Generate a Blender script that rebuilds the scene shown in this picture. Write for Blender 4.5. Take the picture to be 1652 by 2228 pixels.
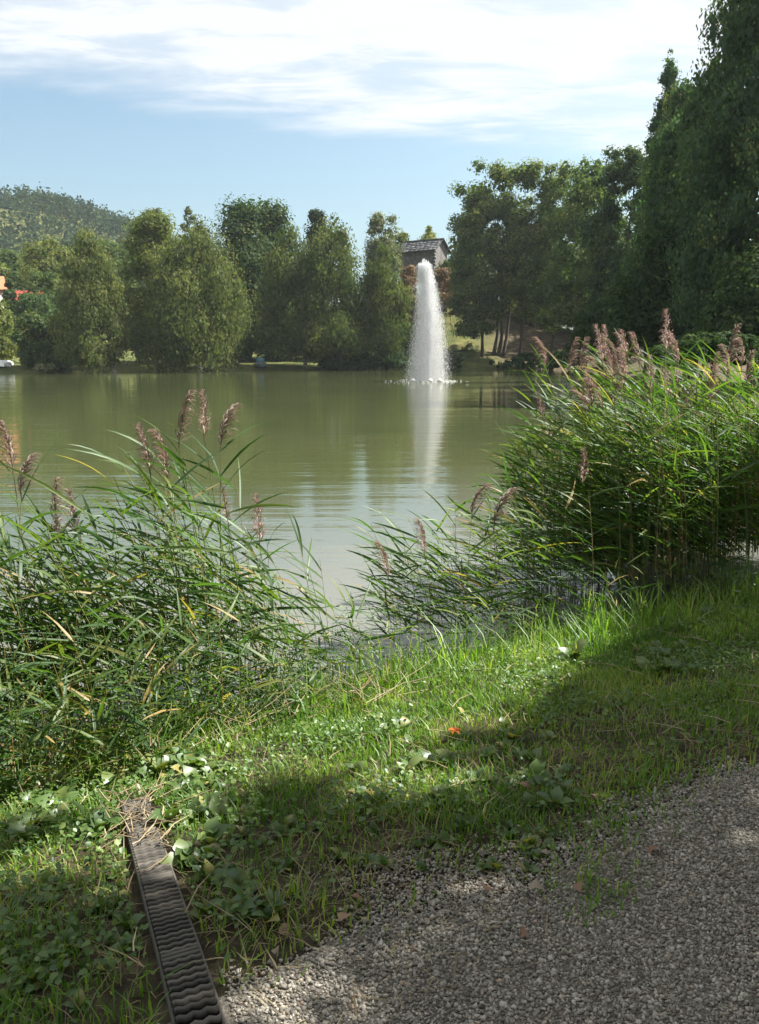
import bpy, math
import numpy as np
from mathutils import Vector, Matrix

for o in list(bpy.data.objects):
    bpy.data.objects.remove(o)
sc = bpy.context.scene
COL = sc.collection
R = math.radians

# ------------------------------------------------------------------ camera
F_PX, W_PX, H_PX = 1700.0, 1652.0, 2228.0      # planning units: a 1652 x 2228 picture
PITCH, ZC = R(11.6), 2.3                        # eye 1.55 m above the path, water level is z = 0
cam_d = bpy.data.cameras.new('camera')
cam_d.sensor_fit = 'VERTICAL'; cam_d.sensor_height = 24.0
cam_d.lens = 24.0 * F_PX / H_PX
cam_d.clip_start = 0.05; cam_d.clip_end = 12000
cam = bpy.data.objects.new('camera', cam_d); COL.objects.link(cam)
cam.location = (0, 0, ZC); cam.rotation_euler = (math.pi / 2 - PITCH, 0, 0)
sc.camera = cam

# ------------------------------------------------------------------ sun, sky, exposure
SUN_AZ, SUN_EL = R(72), R(52)                   # azimuth to the right of the view direction
SUN = np.array([math.sin(SUN_AZ) * math.cos(SUN_EL), math.cos(SUN_AZ) * math.cos(SUN_EL), math.sin(SUN_EL)])
sun_d = bpy.data.lights.new('sun', 'SUN'); sun_d.energy = 5.0; sun_d.angle = R(0.53); sun_d.color = (1.0, 0.95, 0.87)
sun = bpy.data.objects.new('sun', sun_d); COL.objects.link(sun)
sun.rotation_euler = Vector(-SUN).to_track_quat('-Z', 'Y').to_euler()

world = bpy.data.worlds.new('World'); sc.world = world; world.use_nodes = True
wt = world.node_tree; wt.nodes.clear()
def wn(t, **k):
    n = wt.nodes.new(t)
    for a, b in k.items(): setattr(n, a, b)
    return n
def wm(op, a, b=None, c=None):
    n = wn('ShaderNodeMath', operation=op)
    for i, s in enumerate((a, b, c)):
        if s is None: continue
        if isinstance(s, (int, float)): n.inputs[i].default_value = s
        else: wt.links.new(s, n.inputs[i])
    return n.outputs[0]
sky = wn('ShaderNodeTexSky', sky_type='NISHITA', sun_disc=False, sun_elevation=SUN_EL, sun_rotation=SUN_AZ,
         altitude=500, air_density=1.0, dust_density=5.5, ozone_density=0.35)
bg1 = wn('ShaderNodeBackground'); bg1.inputs[1].default_value = 0.067
wb = wn('ShaderNodeMix', data_type='RGBA', blend_type='MULTIPLY'); wb.inputs[0].default_value = 1.0; wb.inputs[7].default_value = (0.86, 1.02, 1.0, 1)   # the camera's cool white balance
wt.links.new(sky.outputs[0], wb.inputs[6]); wt.links.new(wb.outputs[2], bg1.inputs[0])
tc = wn('ShaderNodeTexCoord'); sep = wn('ShaderNodeSeparateXYZ'); wt.links.new(tc.outputs['Generated'], sep.inputs[0])
zz = wm('MAXIMUM', sep.outputs[2], 0.02)
px, py = wm('DIVIDE', sep.outputs[0], zz), wm('DIVIDE', sep.outputs[1], zz)
comb = wn('ShaderNodeCombineXYZ'); wt.links.new(px, comb.inputs[0]); wt.links.new(py, comb.inputs[1])
def wnoise(scale, rot, sx, sy, detail, rough, off=0.0, dist=0.0):
    mp = wn('ShaderNodeMapping'); mp.inputs['Rotation'].default_value = (0, 0, R(rot)); mp.inputs['Scale'].default_value = (sx, sy, 1)
    mp.inputs['Location'].default_value = (off, off * 0.7, 0)
    wt.links.new(comb.outputs[0], mp.inputs[0])
    n = wn('ShaderNodeTexNoise'); n.inputs['Scale'].default_value = scale; n.inputs['Detail'].default_value = detail
    n.inputs['Roughness'].default_value = rough; n.inputs['Distortion'].default_value = dist
    wt.links.new(mp.outputs[0], n.inputs['Vector']); return n.outputs[0]
n_big = wnoise(0.9, -30, 1.0, 1.7, 4, 0.55, 3.1, 0.3)
n_fine = wnoise(2.6, 24, 0.8, 1.7, 7, 0.62, 7.7, 0.5)
# a thin cloud sheet whose far edge lies beyond the pond
edge = wm('SUBTRACT', wm('MULTIPLY_ADD', px, 0.45, 4.02), py)
edge = wm('MULTIPLY_ADD', wm('SUBTRACT', n_big, 0.5), 1.5, edge)
def wsmooth(x, lo, hi, a=0.0, b=1.0):
    n = wn('ShaderNodeMapRange', interpolation_type='SMOOTHSTEP'); wt.links.new(x, n.inputs[0])
    n.inputs[1].default_value = lo; n.inputs[2].default_value = hi; n.inputs[3].default_value = a; n.inputs[4].default_value = b
    return n.outputs[0]
sheet = wsmooth(edge, -0.12, 0.55)
dens = wm('MULTIPLY_ADD', wm('SUBTRACT', n_big, 0.5), 0.7, n_fine)
tex = wsmooth(dens, 0.34, 0.66, 0.30, 0.95)
near = wsmooth(py, 1.4, 4.2, 0.5, 0.0)
cover = wm('MULTIPLY', sheet, wm('MINIMUM', wm('ADD', tex, near), 0.97))
bg2 = wn('ShaderNodeBackground'); bg2.inputs[0].default_value = (0.93, 0.96, 1.0, 1); bg2.inputs[1].default_value = 0.345
mixw = wn('ShaderNodeMixShader'); wt.links.new(cover, mixw.inputs[0])
wt.links.new(bg1.outputs[0], mixw.inputs[1]); wt.links.new(bg2.outputs[0], mixw.inputs[2])
wo = wn('ShaderNodeOutputWorld'); wt.links.new(mixw.outputs[0], wo.inputs[0])

vs = sc.view_settings
vs.view_transform = 'Standard'; vs.look = 'None'; vs.gamma = 1.0; vs.use_curve_mapping = False
vs.exposure = 1.6
cy = sc.cycles
cy.max_bounces = 7; cy.diffuse_bounces = 3; cy.glossy_bounces = 3; cy.transmission_bounces = 4; cy.volume_bounces = 0
cy.caustics_reflective = False; cy.caustics_refractive = False
cy.use_denoising = True

# ------------------------------------------------------------------ helpers
def tag(o, label=None, cat=None, group=None, kind=None):
    if label: o['label'] = label
    if cat: o['category'] = cat
    if group: o['group'] = group
    if kind: o['kind'] = kind
    return o
def empty(name, loc=(0, 0, 0), rz=0.0):
    o = bpy.data.objects.new(name, None); o.empty_display_size = 0.1
    o.location = loc; o.rotation_euler = (0, 0, rz); COL.objects.link(o); return o
def mesh(name, V, F, mat=None, tint=None, smooth=False):
    V = np.asarray(V, np.float32).reshape(-1, 3); F = np.asarray(F, np.int32); k = F.shape[1]
    m = bpy.data.meshes.new(name)
    m.vertices.add(len(V)); m.vertices.foreach_set('co', V.ravel())
    m.loops.add(F.size); m.loops.foreach_set('vertex_index', F.ravel())
    m.polygons.add(len(F)); m.polygons.foreach_set('loop_start', np.arange(0, F.size, k, dtype=np.int32))
    m.polygons.foreach_set('loop_total', np.full(len(F), k, np.int32))
    if smooth: m.polygons.foreach_set('use_smooth', np.ones(len(F), bool))
    if tint is not None:
        a = m.attributes.new('tint', 'FLOAT', 'POINT'); a.data.foreach_set('value', np.asarray(tint, np.float32))
    m.update(calc_edges=True)
    if mat: m.materials.append(mat)
    return m
def obj(name, me, parent=None, loc=None):
    o = bpy.data.objects.new(name, me); COL.objects.link(o)
    if parent: o.parent = parent
    if loc is not None: o.location = loc
    return o
def part(name, VF, mat, parent=None, tint=None, smooth=False, loc=None):
    return obj(name, mesh(name, VF[0], VF[1], mat, tint, smooth), parent, loc)
def unit(v):
    return v / np.maximum(np.linalg.norm(v, axis=-1, keepdims=True), 1e-9)
def merge(*vfs):
    V, F, n = [], [], 0
    for v, f in vfs:
        v = np.asarray(v, float).reshape(-1, 3); V.append(v); F.append(np.asarray(f) + n); n += len(v)
    return np.vstack(V), np.vstack(F)
def tube(P, rad, n=6):
    P = np.asarray(P, float); k = len(P); rad = np.broadcast_to(np.asarray(rad, float), (k,))
    d = unit(np.gradient(P, axis=0)); ref = np.where(np.abs(d[:, 2:3]) > 0.9, [[1., 0, 0]], [[0, 0, 1.]])
    a = unit(np.cross(d, ref)); b = np.cross(d, a)
    an = np.linspace(0, 2 * np.pi, n, endpoint=False)
    V = P[:, None] + rad[:, None, None] * (a[:, None] * np.cos(an)[None, :, None] + b[:, None] * np.sin(an)[None, :, None])
    i, j = np.meshgrid(np.arange(k - 1), np.arange(n), indexing='ij'); j2 = (j + 1) % n
    Fq = np.stack([i * n + j, i * n + j2, (i + 1) * n + j2, (i + 1) * n + j], -1).reshape(-1, 4)
    return V.reshape(-1, 3), Fq
def box(x0, x1, y0, y1, z0, z1):
    V = np.array([[x, y, z] for z in (z0, z1) for y in (y0, y1) for x in (x0, x1)], float)
    F = np.array([[0, 2, 3, 1], [4, 5, 7, 6], [0, 1, 5, 4], [2, 6, 7, 3], [0, 4, 6, 2], [1, 3, 7, 5]])
    return V, F
def lathe(prof, n=16):
    prof = np.asarray(prof, float); an = np.linspace(0, 2 * np.pi, n, endpoint=False)
    V = np.stack([prof[:, None, 0] * np.cos(an), prof[:, None, 0] * np.sin(an), np.repeat(prof[:, 1:2], n, 1)], -1).reshape(-1, 3)
    k = len(prof); i, j = np.meshgrid(np.arange(k - 1), np.arange(n), indexing='ij'); j2 = (j + 1) % n
    return V, np.stack([i * n + j, i * n + j2, (i + 1) * n + j2, (i + 1) * n + j], -1).reshape(-1, 4)

cp, sp = math.cos(PITCH), math.sin(PITCH)
def ray(u, v):
    a, b = (u - W_PX / 2) / F_PX, (H_PX / 2 - v) / F_PX
    return np.array([a, cp + b * sp, -sp + b * cp])
def at(u, v, y):                                # the point seen at (u, v) at distance y
    r = ray(u, v); t = y / r[1]; return np.array([r[0] * t, y, ZC + r[2] * t])
def proj(P):
    P = np.asarray(P, float); d = P[..., 1] * cp - (P[..., 2] - ZC) * sp; h = P[..., 1] * sp + (P[..., 2] - ZC) * cp
    d = np.where(np.abs(d) < 1e-3, 1e-3, d)
    return W_PX / 2 + F_PX * P[..., 0] / d, H_PX / 2 - F_PX * h / d, d

# value noise for terrain and masks
_rg = np.random.default_rng(5); _T = _rg.random((256, 256))
def vnoise(x, y):
    x = np.asarray(x, float); y = np.asarray(y, float)
    xi, yi = np.floor(x).astype(int), np.floor(y).astype(int); fx, fy = x - xi, y - yi
    fx, fy = fx * fx * (3 - 2 * fx), fy * fy * (3 - 2 * fy)
    g = lambda a, b: _T[a % 256, b % 256]
    return (g(xi, yi) * (1 - fx) + g(xi + 1, yi) * fx) * (1 - fy) + (g(xi, yi + 1) * (1 - fx) + g(xi + 1, yi + 1) * fx) * fy
def sstep(x, a, b):
    t = np.clip((np.asarray(x, float) - a) / (b - a), 0, 1); return t * t * (3 - 2 * t)

# ------------------------------------------------------------------ terrain: a pond with a sloping bank
POND = np.array([(-74, 81), (-92, 40), (-62, -30), (-40, -17.9), (-6, 1.75), (0.0, 5.2), (6, 8.6), (10, 13.0), (11.5, 25), (13.5, 45), (18.5, 70),
                 (31, 111), (12, 106), (-10, 100), (-40, 89)], float)
def pond_sd(x, y):                              # > 0 on land, metres from the water's edge
    x = np.asarray(x, float); y = np.asarray(y, float)
    best = np.full(x.shape, 1e9); inside = np.zeros(x.shape, bool)
    for i in range(len(POND)):
        a, b = POND[i], POND[(i + 1) % len(POND)]; e = b - a
        t = np.clip(((x - a[0]) * e[0] + (y - a[1]) * e[1]) / (e @ e), 0, 1)
        best = np.minimum(best, np.hypot(x - a[0] - t * e[0], y - a[1] - t * e[1]))
        c = ((a[1] > y) != (b[1] > y)) & (x < (b[0] - a[0]) * (y - a[1]) / (b[1] - a[1] + 1e-12) + a[0])
        inside ^= c
    return np.where(inside, -best, best)
def ground_z(x, y):
    x = np.asarray(x, float); y = np.asarray(y, float)
    sd = pond_sd(x, y); r = np.hypot(x, y)
    sd = sd + (vnoise(x * 1.3 + 40, y * 1.3 + 9) - 0.5) * 0.35 * sstep(r, 2, 4) * (1 + 3 * sstep(r, 30, 60))
    z = np.where(sd > 0, 0.75 * np.clip(sd / 2.93, 0, 1) ** 0.85, -0.7 * sstep(-sd, 0, 2.2))
    z = z + np.where(sd > 0, (vnoise(x * 3 + 3, y * 3) - 0.5) * 0.035 * sstep(sd, 0.1, 0.6) * (1 - sstep(sd, 2.4, 2.9) * 0.8), 0)
    far = sstep(y, 60, 80)
    z = z + np.where(sd > 0, 1, 0) * far * (
        4.6 * sstep(sd, 2, 15) * sstep(x, 2, 14) + 9.5 * sstep(sd, 11, 24) * np.exp(-((x - 7) / 15.0) ** 2)
        + 3.0 * sstep(sd, 10, 40) * sstep(-x, -4, 30) + 11 * sstep(sd, 26, 75) * sstep(-x, 0, 60)
        + (vnoise(x * 0.11, y * 0.11) - 0.5) * 1.2 * sstep(sd, 4, 20))
    hill = 45 * np.exp(-((x + 178) / 125.0) ** 2) + 11 * np.exp(-((x + 160) / 30.0) ** 2) + 3.5 * np.exp(-((x + 128) / 20.0) ** 2)
    z = z + hill * sstep(y, 210, 400) * (1 - 0.6 * sstep(y, 450, 800)) + 5 * (vnoise(x * .02 + 7, y * .02) - .5) * sstep(y, 150, 260)
    return z
GZ = lambda x, y: float(ground_z(np.array([x]), np.array([y]))[0])
def on_ground(u, v):                            # where the line of sight meets the terrain
    r = ray(u, v); lo, hi, t = 0, 0, np.geomspace(1.2, 160, 240)
    for _ in range(3):
        P = np.outer(t, r); g = np.maximum(ground_z(P[:, 0], P[:, 1]), 0); i = max(int(np.argmax(P[:, 2] + ZC < g)), 1); t = np.linspace(t[i - 1], t[i], 40)
    return np.array([P[i, 0], P[i, 1], g[i]])
# bank frame: a runs along the shore, s from the path edge towards the water (shore at s = 2.93)
O2, T2, N2 = np.array([0, 1.82]), np.array([0.867, 0.499]), np.array([-0.499, 0.867])
def bank(a, s):
    a = np.asarray(a, float); s = np.asarray(s, float)
    return O2[0] + a * T2[0] + s * N2[0], O2[1] + a * T2[1] + s * N2[1]
def to_as(x, y):
    return (x * T2[0] + (y - O2[1]) * T2[1]), (x * N2[0] + (y - O2[1]) * N2[1])

DR0, DR1 = on_ground(430, 2226), on_ground(287, 1735)           # centre line of the drain channel
drn = unit((DR1 - DR0)[:2]); dpn = np.array([drn[1], -drn[0]])
def drain_dist(x, y):
    return np.abs((x - DR0[0]) * dpn[0] + (y - DR0[1]) * dpn[1]) + np.where((x - DR0[0]) * drn[0] + (y - DR0[1]) * drn[1] > 1.62, .2, 0)
# ------------------------------------------------------------------ materials
def mat_new(name):
    m = bpy.data.materials.new(name); m.use_nodes = True; t = m.node_tree; t.nodes.clear()
    out = t.nodes.new('ShaderNodeOutputMaterial'); return m, t, out
def ramp(t, fac, stops):
    n = t.nodes.new('ShaderNodeValToRGB'); e = n.color_ramp.elements
    while len(e) < len(stops): e.new(0.5)
    for i, (p, c) in enumerate(stops): e[i].position = p; e[i].color = (*c, 1)
    t.links.new(fac, n.inputs[0]); return n.outputs[0]
def tnoise(t, scale, detail=4, rough=0.55, vec=None, mp=None, coord='Object'):
    n = t.nodes.new('ShaderNodeTexNoise'); n.inputs['Scale'].default_value = scale
    n.inputs['Detail'].default_value = detail; n.inputs['Roughness'].default_value = rough
    c = t.nodes.new('ShaderNodeTexCoord')
    if mp:
        m = t.nodes.new('ShaderNodeMapping'); m.inputs['Scale'].default_value = mp; t.links.new(c.outputs[coord], m.inputs[0]); t.links.new(m.outputs[0], n.inputs['Vector'])
    else: t.links.new(c.outputs[coord], n.inputs['Vector'])
    return n.outputs[0]
def leaf_mat(name, stops, trans=0.4, gloss=0.006, rough=0.6, source='tint', yellow=(1.12, 1.28, 0.6)):
    m, t, out = mat_new(name)
    if source == 'tint':
        a = t.nodes.new('ShaderNodeAttribute'); a.attribute_name = 'tint'; fac = a.outputs['Fac']
    else:
        a = t.nodes.new('ShaderNodeObjectInfo'); fac = a.outputs['Random']
    c = ramp(t, fac, stops)
    d = t.nodes.new('ShaderNodeBsdfDiffuse'); t.links.new(c, d.inputs[0])
    tr = t.nodes.new('ShaderNodeBsdfTranslucent')
    mu = t.nodes.new('ShaderNodeMix'); mu.data_type = 'RGBA'; mu.blend_type = 'MULTIPLY'; mu.inputs[0].default_value = 1.0
    t.links.new(c, mu.inputs[6]); mu.inputs[7].default_value = (*yellow, 1); mu.clamp_result = False
    t.links.new(mu.outputs[2], tr.inputs[0])
    m1 = t.nodes.new('ShaderNodeMixShader'); m1.inputs[0].default_value = trans
    t.links.new(d.outputs[0], m1.inputs[1]); t.links.new(tr.outputs[0], m1.inputs[2])
    g = t.nodes.new('ShaderNodeBsdfGlossy'); g.inputs['Roughness'].default_value = rough; g.inputs[0].default_value = (0.9, 0.95, 1, 1)
    m2 = t.nodes.new('ShaderNodeMixShader'); m2.inputs[0].default_value = gloss
    t.links.new(m1.outputs[0], m2.inputs[1]); t.links.new(g.outputs[0], m2.inputs[2])
    t.links.new(m2.outputs[0], out.inputs[0]); return m
def plain_mat(name, stops, scale=6, rough=0.8, bump=0.0, detail=5, mp=None, spec=0.3, source=None):
    m, t, out = mat_new(name); b = t.nodes.new('ShaderNodeBsdfPrincipled')
    if source == 'tint':
        a = t.nodes.new('ShaderNodeAttribute'); a.attribute_name = 'tint'; n = a.outputs['Fac']
    elif source == 'random':
        a = t.nodes.new('ShaderNodeObjectInfo'); n = a.outputs['Random']
    else: n = tnoise(t, scale, detail, mp=mp)
    t.links.new(ramp(t, n, stops), b.inputs['Base Color'])
    b.inputs['Roughness'].default_value = rough; b.inputs['Specular IOR Level'].default_value = spec
    if bump:
        bn = t.nodes.new('ShaderNodeBump'); bn.inputs['Strength'].default_value = 1.0; bn.inputs['Distance'].default_value = bump
        t.links.new(tnoise(t, scale * 2.5, detail), bn.inputs['Height']); t.links.new(bn.outputs[0], b.inputs['Normal'])
    t.links.new(b.outputs[0], out.inputs[0]); return m

M = {}
M['birch_leaf'] = leaf_mat('birch_leaf', [(0, (.050, .076, .027)), (.5, (.105, .13, .045)), (1, (.20, .195, .066))], .45)
M['dark_leaf'] = leaf_mat('dark_leaf', [(0, (.028, .055, .022)), (.6, (.062, .095, .030)), (1, (.16, .16, .045))], .34)
M['green_leaf'] = leaf_mat('green_leaf', [(0, (.045, .080, .026)), (.6, (.10, .14, .042)), (1, (.22, .23, .075))], .45)
M['lime_leaf'] = leaf_mat('lime_leaf', [(0, (.065, .095, .026)), (.6, (.135, .16, .042)), (1, (.25, .24, .065))], .45)
M['pale_leaf'] = leaf_mat('pale_leaf', [(0, (.075, .10, .055)), (.6, (.14, .16, .09)), (1, (.25, .24, .14))], .42)
M['rust_leaf'] = leaf_mat('rust_leaf', [(0, (.09, .065, .04)), (.5, (.185, .125, .075)), (1, (.29, .22, .13))], .35, yellow=(1.2, 1.0, .7))
M['wood_leaf'] = leaf_mat('wood_leaf', [(0, (.016, .034, .022)), (.6, (.032, .056, .030)), (1, (.065, .080, .034))], .22, .0)
M['willow_leaf'] = leaf_mat('willow_leaf', [(0, (.044, .088, .046)), (.6, (.086, .140, .060)), (1, (.23, .21, .07))], .45)
M['bark'] = plain_mat('bark', [(.3, (.035, .028, .022)), (.7, (.10, .085, .065))], 3, .9, .02, mp=(1, 1, .25))
M['birch_bark'] = plain_mat('birch_bark', [(.35, (.07, .06, .05)), (.5, (.30, .27, .23)), (.7, (.42, .40, .36))], 2.2, .8, .01, mp=(1, 1, 2.5))

def ground_material():
    m, t, out = mat_new('bank_earth_and_turf'); b = t.nodes.new('ShaderNodeBsdfPrincipled'); L = t.links.new
    turf = ramp(t, tnoise(t, .35, 8, .68), [(.30, (.030, .042, .014)), (.48, (.075, .092, .026)), (.62, (.145, .135, .045)), (.75, (.20, .165, .08))])
    soil = ramp(t, tnoise(t, 9, 8, .7), [(.3, (.022, .018, .012)), (.55, (.06, .05, .03)), (.75, (.13, .11, .065))])
    geo = t.nodes.new('ShaderNodeNewGeometry'); sx = t.nodes.new('ShaderNodeSeparateXYZ'); L(geo.outputs['Position'], sx.inputs[0])
    mr = t.nodes.new('ShaderNodeMapRange'); mr.inputs[1].default_value = 12; mr.inputs[2].default_value = 30; L(sx.outputs[1], mr.inputs[0])
    mx = t.nodes.new('ShaderNodeMix'); mx.data_type = 'RGBA'; L(mr.outputs[0], mx.inputs[0]); L(soil, mx.inputs[6]); L(turf, mx.inputs[7])
    litter = ramp(t, tnoise(t, .8, 8, .7), [(.3, (.03, .026, .016)), (.5, (.075, .06, .035)), (.7, (.15, .115, .07))])
    mr2 = t.nodes.new('ShaderNodeMapRange'); mr2.inputs[1].default_value = 13; mr2.inputs[2].default_value = 19; L(sx.outputs[0], mr2.inputs[0])
    mu2 = t.nodes.new('ShaderNodeMath'); mu2.operation = 'MULTIPLY'; L(mr.outputs[0], mu2.inputs[0]); L(mr2.outputs[0], mu2.inputs[1])
    mx2 = t.nodes.new('ShaderNodeMix'); mx2.data_type = 'RGBA'; L(mu2.outputs[0], mx2.inputs[0]); L(mx.outputs[2], mx2.inputs[6]); L(litter, mx2.inputs[7]); mx = mx2
    L(mx.outputs[2], b.inputs['Base Color']); b.inputs['Roughness'].default_value = .95; b.inputs['Specular IOR Level'].default_value = .15
    bn = t.nodes.new('ShaderNodeBump'); bn.inputs['Distance'].default_value = .03; L(tnoise(t, 14, 6, .7), bn.inputs['Height']); L(bn.outputs[0], b.inputs['Normal'])
    L(b.outputs[0], out.inputs[0]); return m

def water_material():
    m, t, out = mat_new('pond_water'); L = t.links.new
    b = t.nodes.new('ShaderNodeBsdfPrincipled')
    c = ramp(t, tnoise(t, .09, 5, .6), [(.35, (.042, .052, .021)), (.65, (.058, .066, .027))])
    # paler base colour near shore: bright cloud reflection painted in, over some pale murk
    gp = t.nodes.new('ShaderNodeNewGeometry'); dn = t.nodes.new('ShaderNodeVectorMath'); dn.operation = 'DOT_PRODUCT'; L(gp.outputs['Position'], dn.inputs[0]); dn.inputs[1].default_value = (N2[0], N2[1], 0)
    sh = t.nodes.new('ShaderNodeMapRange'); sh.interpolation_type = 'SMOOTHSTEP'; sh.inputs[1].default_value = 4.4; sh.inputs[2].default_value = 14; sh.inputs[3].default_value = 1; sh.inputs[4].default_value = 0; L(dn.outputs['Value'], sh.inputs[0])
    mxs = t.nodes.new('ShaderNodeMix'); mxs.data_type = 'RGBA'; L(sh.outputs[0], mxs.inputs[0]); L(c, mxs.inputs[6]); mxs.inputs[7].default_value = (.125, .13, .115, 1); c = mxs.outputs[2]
    L(c, b.inputs['Base Color']); b.inputs['Roughness'].default_value = .025; b.inputs['IOR'].default_value = 1.333
    b.inputs['Specular IOR Level'].default_value = .5
    geo = t.nodes.new('ShaderNodeNewGeometry')
    def noise(scale, mp, detail, rough=.5, dist=0.):
        mpn = t.nodes.new('ShaderNodeMapping'); mpn.inputs['Scale'].default_value = mp; mpn.inputs['Rotation'].default_value = (0, 0, R(-4))
        L(geo.outputs['Position'], mpn.inputs[0])
        n = t.nodes.new('ShaderNodeTexNoise'); n.inputs['Scale'].default_value = scale; n.inputs['Detail'].default_value = detail
        n.inputs['Roughness'].default_value = rough; n.inputs['Distortion'].default_value = dist; L(mpn.outputs[0], n.inputs['Vector']); return n.outputs[0]
    def ma(op, a, bb, c=None):
        n = t.nodes.new('ShaderNodeMath'); n.operation = op
        for i, s in enumerate((a, bb, c)):
            if s is None: continue
            if isinstance(s, (int, float)): n.inputs[i].default_value = s
            else: L(s, n.inputs[i])
        return n.outputs[0]
    # long low swells lying across the view, a wind ruffle in patches and rings of chop round the fountain
    swell = noise(1.0, (.10, .85, 1), 2, .45, .2)
    ripple = noise(2.6, (.16, 1.0, 1), 3, .55, .3)
    ruff = noise(6.5, (.45, 1.0, 1), 3, .6)
    patch = noise(.10, (.6, 1.0, 1), 2)
    pm = t.nodes.new('ShaderNodeMapRange'); pm.inputs[1].default_value = .45; pm.inputs[2].default_value = .65; L(patch, pm.inputs[0])
    dv = t.nodes.new('ShaderNodeVectorMath'); dv.operation = 'DISTANCE'; L(geo.outputs['Position'], dv.inputs[0]); dv.inputs[1].default_value = tuple(FOUNT)
    fm = t.nodes.new('ShaderNodeMapRange'); fm.interpolation_type = 'SMOOTHSTEP'; fm.inputs[1].default_value = 3; fm.inputs[2].default_value = 17; fm.inputs[3].default_value = 1; fm.inputs[4].default_value = 0; L(dv.outputs['Value'], fm.inputs[0])
    chop = noise(3.0, (.7, 1.0, 1), 3, .6)
    h = ma('MULTIPLY', swell, .016)
    h = ma('MULTIPLY_ADD', ripple, .0078, h)
    h = ma('MULTIPLY_ADD', ma('MULTIPLY', ruff, ma('MULTIPLY_ADD', pm.outputs[0], 1.0, .25)), .0022, h)
    h = ma('MULTIPLY_ADD', ma('MULTIPLY', chop, fm.outputs[0]), .05, h)
    bn = t.nodes.new('ShaderNodeBump'); bn.inputs['Strength'].default_value = 1.0; bn.inputs['Distance'].default_value = 1.0
    L(h, bn.inputs['Height']); L(bn.outputs[0], b.inputs['Normal']); L(b.outputs[0], out.inputs[0]); return m

FOUNT = on_ground(931, 829); FOUNT[2] = 0
# ------------------------------------------------------------------ setting
def build_ground():
    nr, na = 225, 280
    rad = np.concatenate([[0.0], np.geomspace(0.35, 5000, nr - 1)])
    q = np.linspace(-1, 1, na, endpoint=False)
    an = np.pi / 2 + np.pi * (0.45 * q + 0.55 * q ** 3)         # denser ahead of the camera
    X = rad[:, None] * np.cos(an); Y = 1.0 + rad[:, None] * np.sin(an)
    Z = ground_z(X.ravel(), Y.ravel())
    V = np.stack([X.ravel(), Y.ravel(), Z], 1)
    i, j = np.meshgrid(np.arange(nr - 1), np.arange(na), indexing='ij'); j2 = (j + 1) % na
    F = np.stack([i * na + j, (i + 1) * na + j, (i + 1) * na + j2, i * na + j2], -1).reshape(-1, 4)
    tag(part('ground', (V, F), ground_material(), smooth=True), kind='structure')
build_ground()
wv = np.array([[-110, -45, 0], [46, -45, 0], [46, 116, 0], [-110, 116, 0]], float)
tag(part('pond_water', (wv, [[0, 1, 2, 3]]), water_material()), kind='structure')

# gravel path: a strip beside the bank, running with the shore
M['path'] = plain_mat('path_grit', [(.3, (.11, .098, .078)), (.5, (.20, .18, .15)), (.7, (.30, .275, .23))], 90, .95, .006, 6)
a_, s_ = np.meshgrid(np.linspace(-16, 22, 190), np.concatenate([np.linspace(-4.2, -.6, 10), np.linspace(-.5, .03, 14)]), indexing='ij')
s_ = s_ + np.where(s_ > -.02, (vnoise(a_ * 2.2, a_ * 0) - .5) * .18, 0)
X, Y = bank(a_, s_); Z = ground_z(X.ravel(), Y.ravel()).reshape(X.shape) + .006
n0, n1 = X.shape; ii, jj = np.meshgrid(np.arange(n0 - 1), np.arange(n1 - 1), indexing='ij')
Fp = np.stack([ii * n1 + jj, (ii + 1) * n1 + jj, (ii + 1) * n1 + jj + 1, ii * n1 + jj + 1], -1).reshape(-1, 4)
tag(part('gravel_path', (np.stack([X, Y, Z], -1).reshape(-1, 3), Fp), M['path'], smooth=True), kind='structure')

# ------------------------------------------------------------------ foliage
def randunit(rng, n):
    return unit(rng.normal(size=(n, 3)))
def cloud(rng, C, Rd, n, Lf, Wf, tc, droop=0.0, up=0.3, shell=3.4):
    m = len(C); w = (Rd.prod(1)) ** (2 / 3.); idx = rng.choice(m, n, p=w / w.sum())
    d = randunit(rng, n); rr = rng.random(n) ** (1 / shell)
    P = C[idx] + d * Rd[idx] * rr[:, None]
    nor = unit(d * 1.0 + randunit(rng, n) * .65 + np.array([0, 0, up]))
    ax = unit(np.cross(nor, randunit(rng, n)))
    if droop: ax = unit(ax * (1 - droop) + np.array([0, 0, -droop * 1.4])); 
    si = unit(np.cross(nor, ax)); s = rng.uniform(.6, 1.35, n)[:, None]
    a, b = ax * s * Lf / 2, si * s * Wf / 2
    V = np.stack([P - a, P + b - a * .1, P + a, P - b - a * .1], 1).reshape(-1, 3)
    F = np.arange(4 * n).reshape(n, 4)
    tt = np.clip(tc[idx] + rng.normal(0, .16, n), 0, 1)
    return V, F, np.repeat(tt, 4)
ENV = {'broad': [(0, .55), (.12, .85), (.35, 1), (.62, .97), (.85, .70), (1, .25)],
       'tall': [(0, .70), (.15, .95), (.4, 1), (.7, .95), (.9, .70), (1, .28)],
       'weep': [(0, .92), (.12, 1), (.35, .96), (.6, .80), (.82, .55), (1, .14)],
       'cone': [(0, .9), (.1, 1), (.4, .76), (.7, .44), (.9, .18), (1, .04)],
       'bush': [(0, .95), (.3, 1), (.6, .92), (.85, .66), (1, .3)]}
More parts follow.
